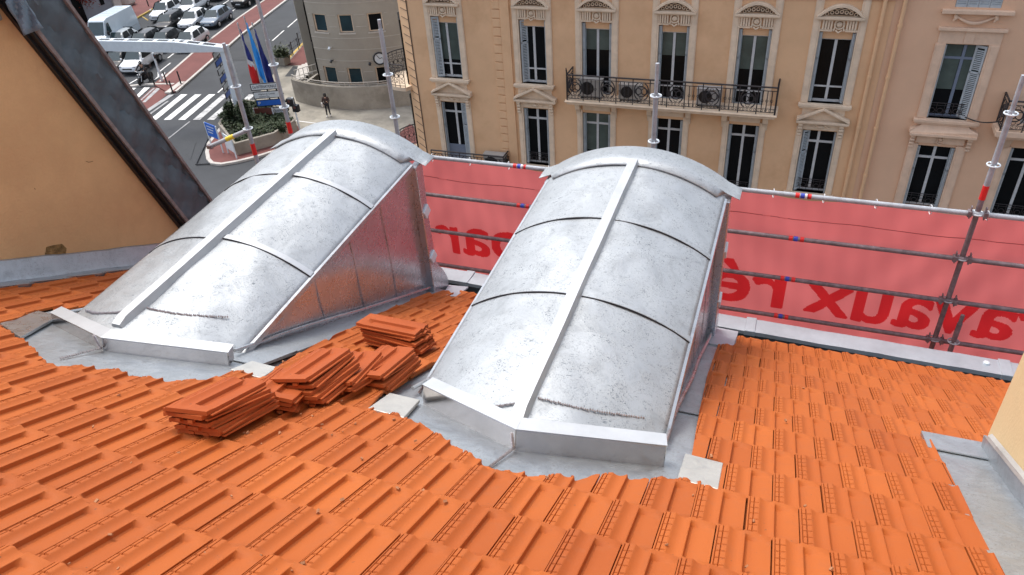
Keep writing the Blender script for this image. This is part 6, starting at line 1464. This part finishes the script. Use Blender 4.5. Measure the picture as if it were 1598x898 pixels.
# ---- people: skinned skeletons
def skin(name, verts, edges, radii, root, mtl, parent, lv=2):
    me = bpy.data.meshes.new(name); me.from_pydata([tuple(v) for v in verts], edges, []); me.materials.append(M[mtl]); o = bpy.data.objects.new(name, me); col.objects.link(o)
    o.modifiers.new('s', 'SKIN'); s_ = me.skin_vertices[0].data if len(me.skin_vertices) else None
    if s_ is None: bpy.context.view_layer.objects.active = o; me.skin_vertices; 
    for i, r_ in enumerate(radii): me.skin_vertices[0].data[i].radius = (r_, r_*.9)
    me.skin_vertices[0].data[root].use_root = True
    sb = o.modifiers.new('d', 'SUBSURF'); sb.levels = lv; sb.render_levels = lv
    for p in me.polygons: p.use_smooth = True
    o.parent = parent; return o
def person_parts(e, J, cloth_top, cloth_leg, hairm, shoe='cloth_white', sleeve=None):
    """J: joint name -> local position"""
    V = Vector
    names = ['pelvis', 'waist', 'chest', 'neck', 'head', 'crown', 'shl', 'ell', 'wrl', 'hl', 'shr', 'elr', 'wrr', 'hr', 'hipl', 'knl', 'anl', 'tol', 'hipr', 'knr', 'anr', 'tor']
    rad = dict(pelvis=.135, waist=.115, chest=.135, neck=.05, head=.085, crown=.07, shl=.06, ell=.042, wrl=.03, hl=.035, shr=.06, elr=.042, wrr=.03, hr=.035, hipl=.085, knl=.058, anl=.038, tol=.035, hipr=.085, knr=.058, anr=.038, tor=.035)
    E_ = [('pelvis', 'waist'), ('waist', 'chest'), ('chest', 'neck'), ('neck', 'head'), ('head', 'crown'), ('chest', 'shl'), ('shl', 'ell'), ('ell', 'wrl'), ('wrl', 'hl'), ('chest', 'shr'), ('shr', 'elr'), ('elr', 'wrr'), ('wrr', 'hr'), ('pelvis', 'hipl'), ('hipl', 'knl'), ('knl', 'anl'), ('anl', 'tol'), ('pelvis', 'hipr'), ('hipr', 'knr'), ('knr', 'anr'), ('anr', 'tor')]
    ix = {n_: i for i, n_ in enumerate(names)}
    skin('body', [J[n_] for n_ in names], [(ix[a], ix[b]) for a, b in E_], [rad[n_] for n_ in names], 0, 'skin', e)
    def sub_(nm, ns, es, m_, grow, root=0): skin(nm, [J[n_] for n_ in ns], [(ns.index(a), ns.index(b)) for a, b in es], [rad[n_]+grow for n_ in ns], root, m_, e)
    sub_('jacket', ['pelvis', 'waist', 'chest', 'shl', 'ell', 'wrl', 'shr', 'elr', 'wrr'], [('pelvis', 'waist'), ('waist', 'chest'), ('chest', 'shl'), ('shl', 'ell'), ('ell', 'wrl'), ('chest', 'shr'), ('shr', 'elr'), ('elr', 'wrr')], cloth_top, .022)
    sub_('trousers', ['pelvis', 'hipl', 'knl', 'anl', 'hipr', 'knr', 'anr'], [('pelvis', 'hipl'), ('hipl', 'knl'), ('knl', 'anl'), ('pelvis', 'hipr'), ('hipr', 'knr'), ('knr', 'anr')], cloth_leg, .014)
    for a, b in (('anl', 'tol'), ('anr', 'tor')): mb = MB(); mb.tube([Vector(J[a])+V((0, 0, -.02)), Vector(J[b])], [.055, .042], 8); o_ = obj('shoe', mb, shoe, None, smooth=True); o_.parent = e
    h = Vector(J['head']); c_ = Vector(J['crown']); mb = MB(); mb.tube([h+V((-.03, 0, -.12)), h+V((-.035, 0, -.02)), c_+V((-.02, 0, .02)), c_+V((-.01, 0, .075))], [.08, .105, .095, .04], 12); o_ = obj('hair' if hairm == 'hair' else 'helmet', mb, hairm, None, smooth=True); o_.parent = e
px_, py_ = gp(513.5, 181.5, GZ+.12)
wo_ = empty('person', (px_, py_, GZ+.12), 'standing woman with long dark hair, dark jacket and trousers, white bag at her hip', 'person', None, R(-70), world=False)
J = dict(pelvis=(0, 0, .92), waist=(0, 0, 1.06), chest=(.0, 0, 1.26), neck=(0, 0, 1.42), head=(.01, 0, 1.51), crown=(.0, 0, 1.59), shl=(0, .17, 1.35), ell=(.05, .23, 1.10), wrl=(.20, .12, 1.12), hl=(.26, .08, 1.16), shr=(0, -.17, 1.35), elr=(.03, -.24, 1.10), wrr=(.12, -.22, .92), hr=(.15, -.2, .85), hipl=(0, .085, .88), knl=(.03, .10, .48), anl=(-.02, .11, .08), tol=(.13, .12, .03), hipr=(0, -.085, .88), knr=(.06, -.09, .48), anr=(.08, -.10, .08), tor=(.23, -.11, .03))
person_parts(wo_, J, 'cloth_brown', 'cloth_black', 'hair')
mb = MB(); mb.hexa([(.06, -.30, .78), (.20, -.30, .78), (.20, -.22, .78), (.06, -.22, .78), (.04, -.32, 1.04), (.22, -.32, 1.04), (.22, -.22, 1.04), (.04, -.22, 1.04)]); mb.tube([(.05, -.27, 1.04), (.0, -.19, 1.38), (.0, .05, 1.42)], .012, 6); hb = obj('handbag', mb, 'cloth_white', None, bevel=.015); hb.matrix_world = wo_.matrix_world @ Matrix.Identity(4)
hb.location = wo_.location; hb.rotation_euler = wo_.rotation_euler; tag(hb, 'small white shoulder bag carried by the standing woman', 'handbag')
# motorcyclist
bx_, by_ = gp(229, 129); HM = HD
mc = empty('motorcycle', (bx_, by_, GZ+.006), 'black motorcycle waiting at the stop line with twin front lamps', 'motorcycle', None, HM, world=False)
mb = MB(); mb.tube([(.72, -.06, .32), (.72, .06, .32)], .32, 20); P('wheel', mb, 'tyre', mc, smooth=True); mb = MB(); mb.tube([(-.72, -.08, .32), (-.72, .08, .32)], .32, 20); P('wheel', mb, 'tyre', mc, smooth=True)
mb = MB(); mb.tube([(.72, .1, .32), (.45, .1, .95)], .03, 8); mb.tube([(.72, -.1, .32), (.45, -.1, .95)], .03, 8); mb.tube([(.42, -.40, 1.05), (.46, -.2, 1.02), (.46, .2, 1.02), (.42, .40, 1.05)], .02, 6); P('fork', mb, 'chrome', mc)
mb = MB(); mb.tube([(.62, 0, .75), (.40, 0, .85), (.05, 0, .86), (-.2, 0, .78), (-.85, 0, .88)], [.10, .17, .19, .15, .08], 10); mb.box(-.35, .35, -.16, .16, .3, .7); P('body', mb, 'paint_black', mc, smooth=True, angle=50)
for sg in (-1, 1): mb = MB(); mb.tube([(.66, sg*.09, .84), (.72, sg*.09, .83)], [.07, .06], 10); P('headlight', mb, 'chrome', mc)
mb = MB(); mb.tube([(-.05, 0, .90), (-.45, 0, .90), (-.75, 0, .96)], [.12, .15, .10], 8); P('saddle', mb, 'black', mc); mb = MB(); mb.box(-1.05, -.68, -.22, .22, .92, 1.25); P('top_case', mb, 'black', mc, bevel=.04)
rd = empty('person', (bx_, by_, GZ+.006), 'rider in black with a dark helmet astride the motorcycle', 'person', None, HM, world=False)
J = dict(pelvis=(-.25, 0, 1.02), waist=(-.20, 0, 1.16), chest=(-.08, 0, 1.36), neck=(-.02, 0, 1.50), head=(.02, 0, 1.60), crown=(.02, 0, 1.68), shl=(-.06, .20, 1.43), ell=(.15, .32, 1.22), wrl=(.38, .34, 1.10), hl=(.43, .36, 1.08), shr=(-.06, -.20, 1.43), elr=(.15, -.32, 1.22), wrr=(.38, -.34, 1.10), hr=(.43, -.36, 1.08), hipl=(-.22, .12, .98), knl=(.15, .27, .72), anl=(-.05, .30, .14), tol=(.14, .32, .05), hipr=(-.22, -.12, .98), knr=(.15, -.27, .72), anr=(-.05, -.30, .14), tor=(.14, -.32, .05))
person_parts(rd, J, 'cloth_black', 'cloth_black', 'black', 'black')
mb = MB(); mb.tube([(.09, -.07, 1.63), (.13, 0, 1.63), (.09, .07, 1.63)], .04, 8); P('visor', mb, 'carglass', rd)

# ---- shops at the far side
A0, A1 = Vector((*gp(118, 44), 0)), Vector((*gp(191, 17), 0)); d = (A1-A0).normalized(); bk = Vector((-d.y, d.x, 0)); A00 = A0-d*14
sh_ = empty('shop_building', (A0.x, A0.y, GZ), 'pale grey street building with a dark doorway and a planted awning behind the van', 'building')
def q3(t, off_, z): p = A0+d*t+bk*off_; return (p.x, p.y, z)
Ls = (A1-A0).length
mb = MB(); mb.prism([q3(-14, 0, GZ), q3(Ls, 0, GZ), q3(Ls, 12, GZ), q3(-14, 12, GZ)], (0, 0, 9)); obj('wall', mb, 'flag_white' if False else 'steel', sh_).data.materials[0] = mat('shop_wall', (.25, .26, .28), .85, 0, .1, 1)
mb = MB(); mb.prism([q3(Ls-.9, -.25, GZ), q3(Ls, -.25, GZ), q3(Ls, -.003, GZ), q3(Ls-.9, -.003, GZ)], (0, 0, 9)); obj('pilaster', mb, 'clad_line', sh_)
mb = MB(); mb.prism([q3(.6, -.02, GZ+.15), q3(Ls*.27, -.02, GZ+.15), q3(Ls*.27, -.02, GZ+3.1), q3(.6, -.02, GZ+3.1)], tuple(-bk*.03)); obj('doorway', mb, 'glass', sh_)
mb = MB(); mb.prism([q3(-.2, -1.1, GZ+3.3), q3(Ls*.33, -1.1, GZ+3.3), q3(Ls*.33, -.0, GZ+4.0), q3(-.2, -.0, GZ+4.0)], (0, 0, .08)); aw_ = obj('awning', mb, 'clad_line', sh_)
mb = MB(); mb.prism([q3(Ls*.62, -.02, GZ+1.2), q3(Ls*.70, -.02, GZ+1.2), q3(Ls*.70, -.02, GZ+2.4), q3(Ls*.62, -.02, GZ+2.4)], tuple(-bk*.03)); obj('window', mb, 'glass', sh_)
r_ = random.Random(9); cpt = Vector(q3(Ls*.30, -.5, GZ+2.9))
mb = MB(); leaves(mb, [cpt+Vector((r_.gauss(0, .7), r_.gauss(0, .35), r_.gauss(0, .5))) for _ in range(700)], .3, r_); hb_ = obj('hanging_plant', mb, mat('autumn_leaves', (.20, .035, .018), .7, 0, .5, 4)); tag(hb_, 'reddish hanging plant beside the dark shop doorway', 'plant')
tb = G3(197, 8, GZ+.13); mb = MB(); mb.box(tb.x-1.0, tb.x+1.0, tb.y-.7, tb.y+.7, tb.z+.0, tb.z+1.0); tag(obj('utility_cabinet', mb, 'clad_line', None, bevel=.25), 'rounded beige cabinet on the red pavement past the shop corner', 'cabinet')
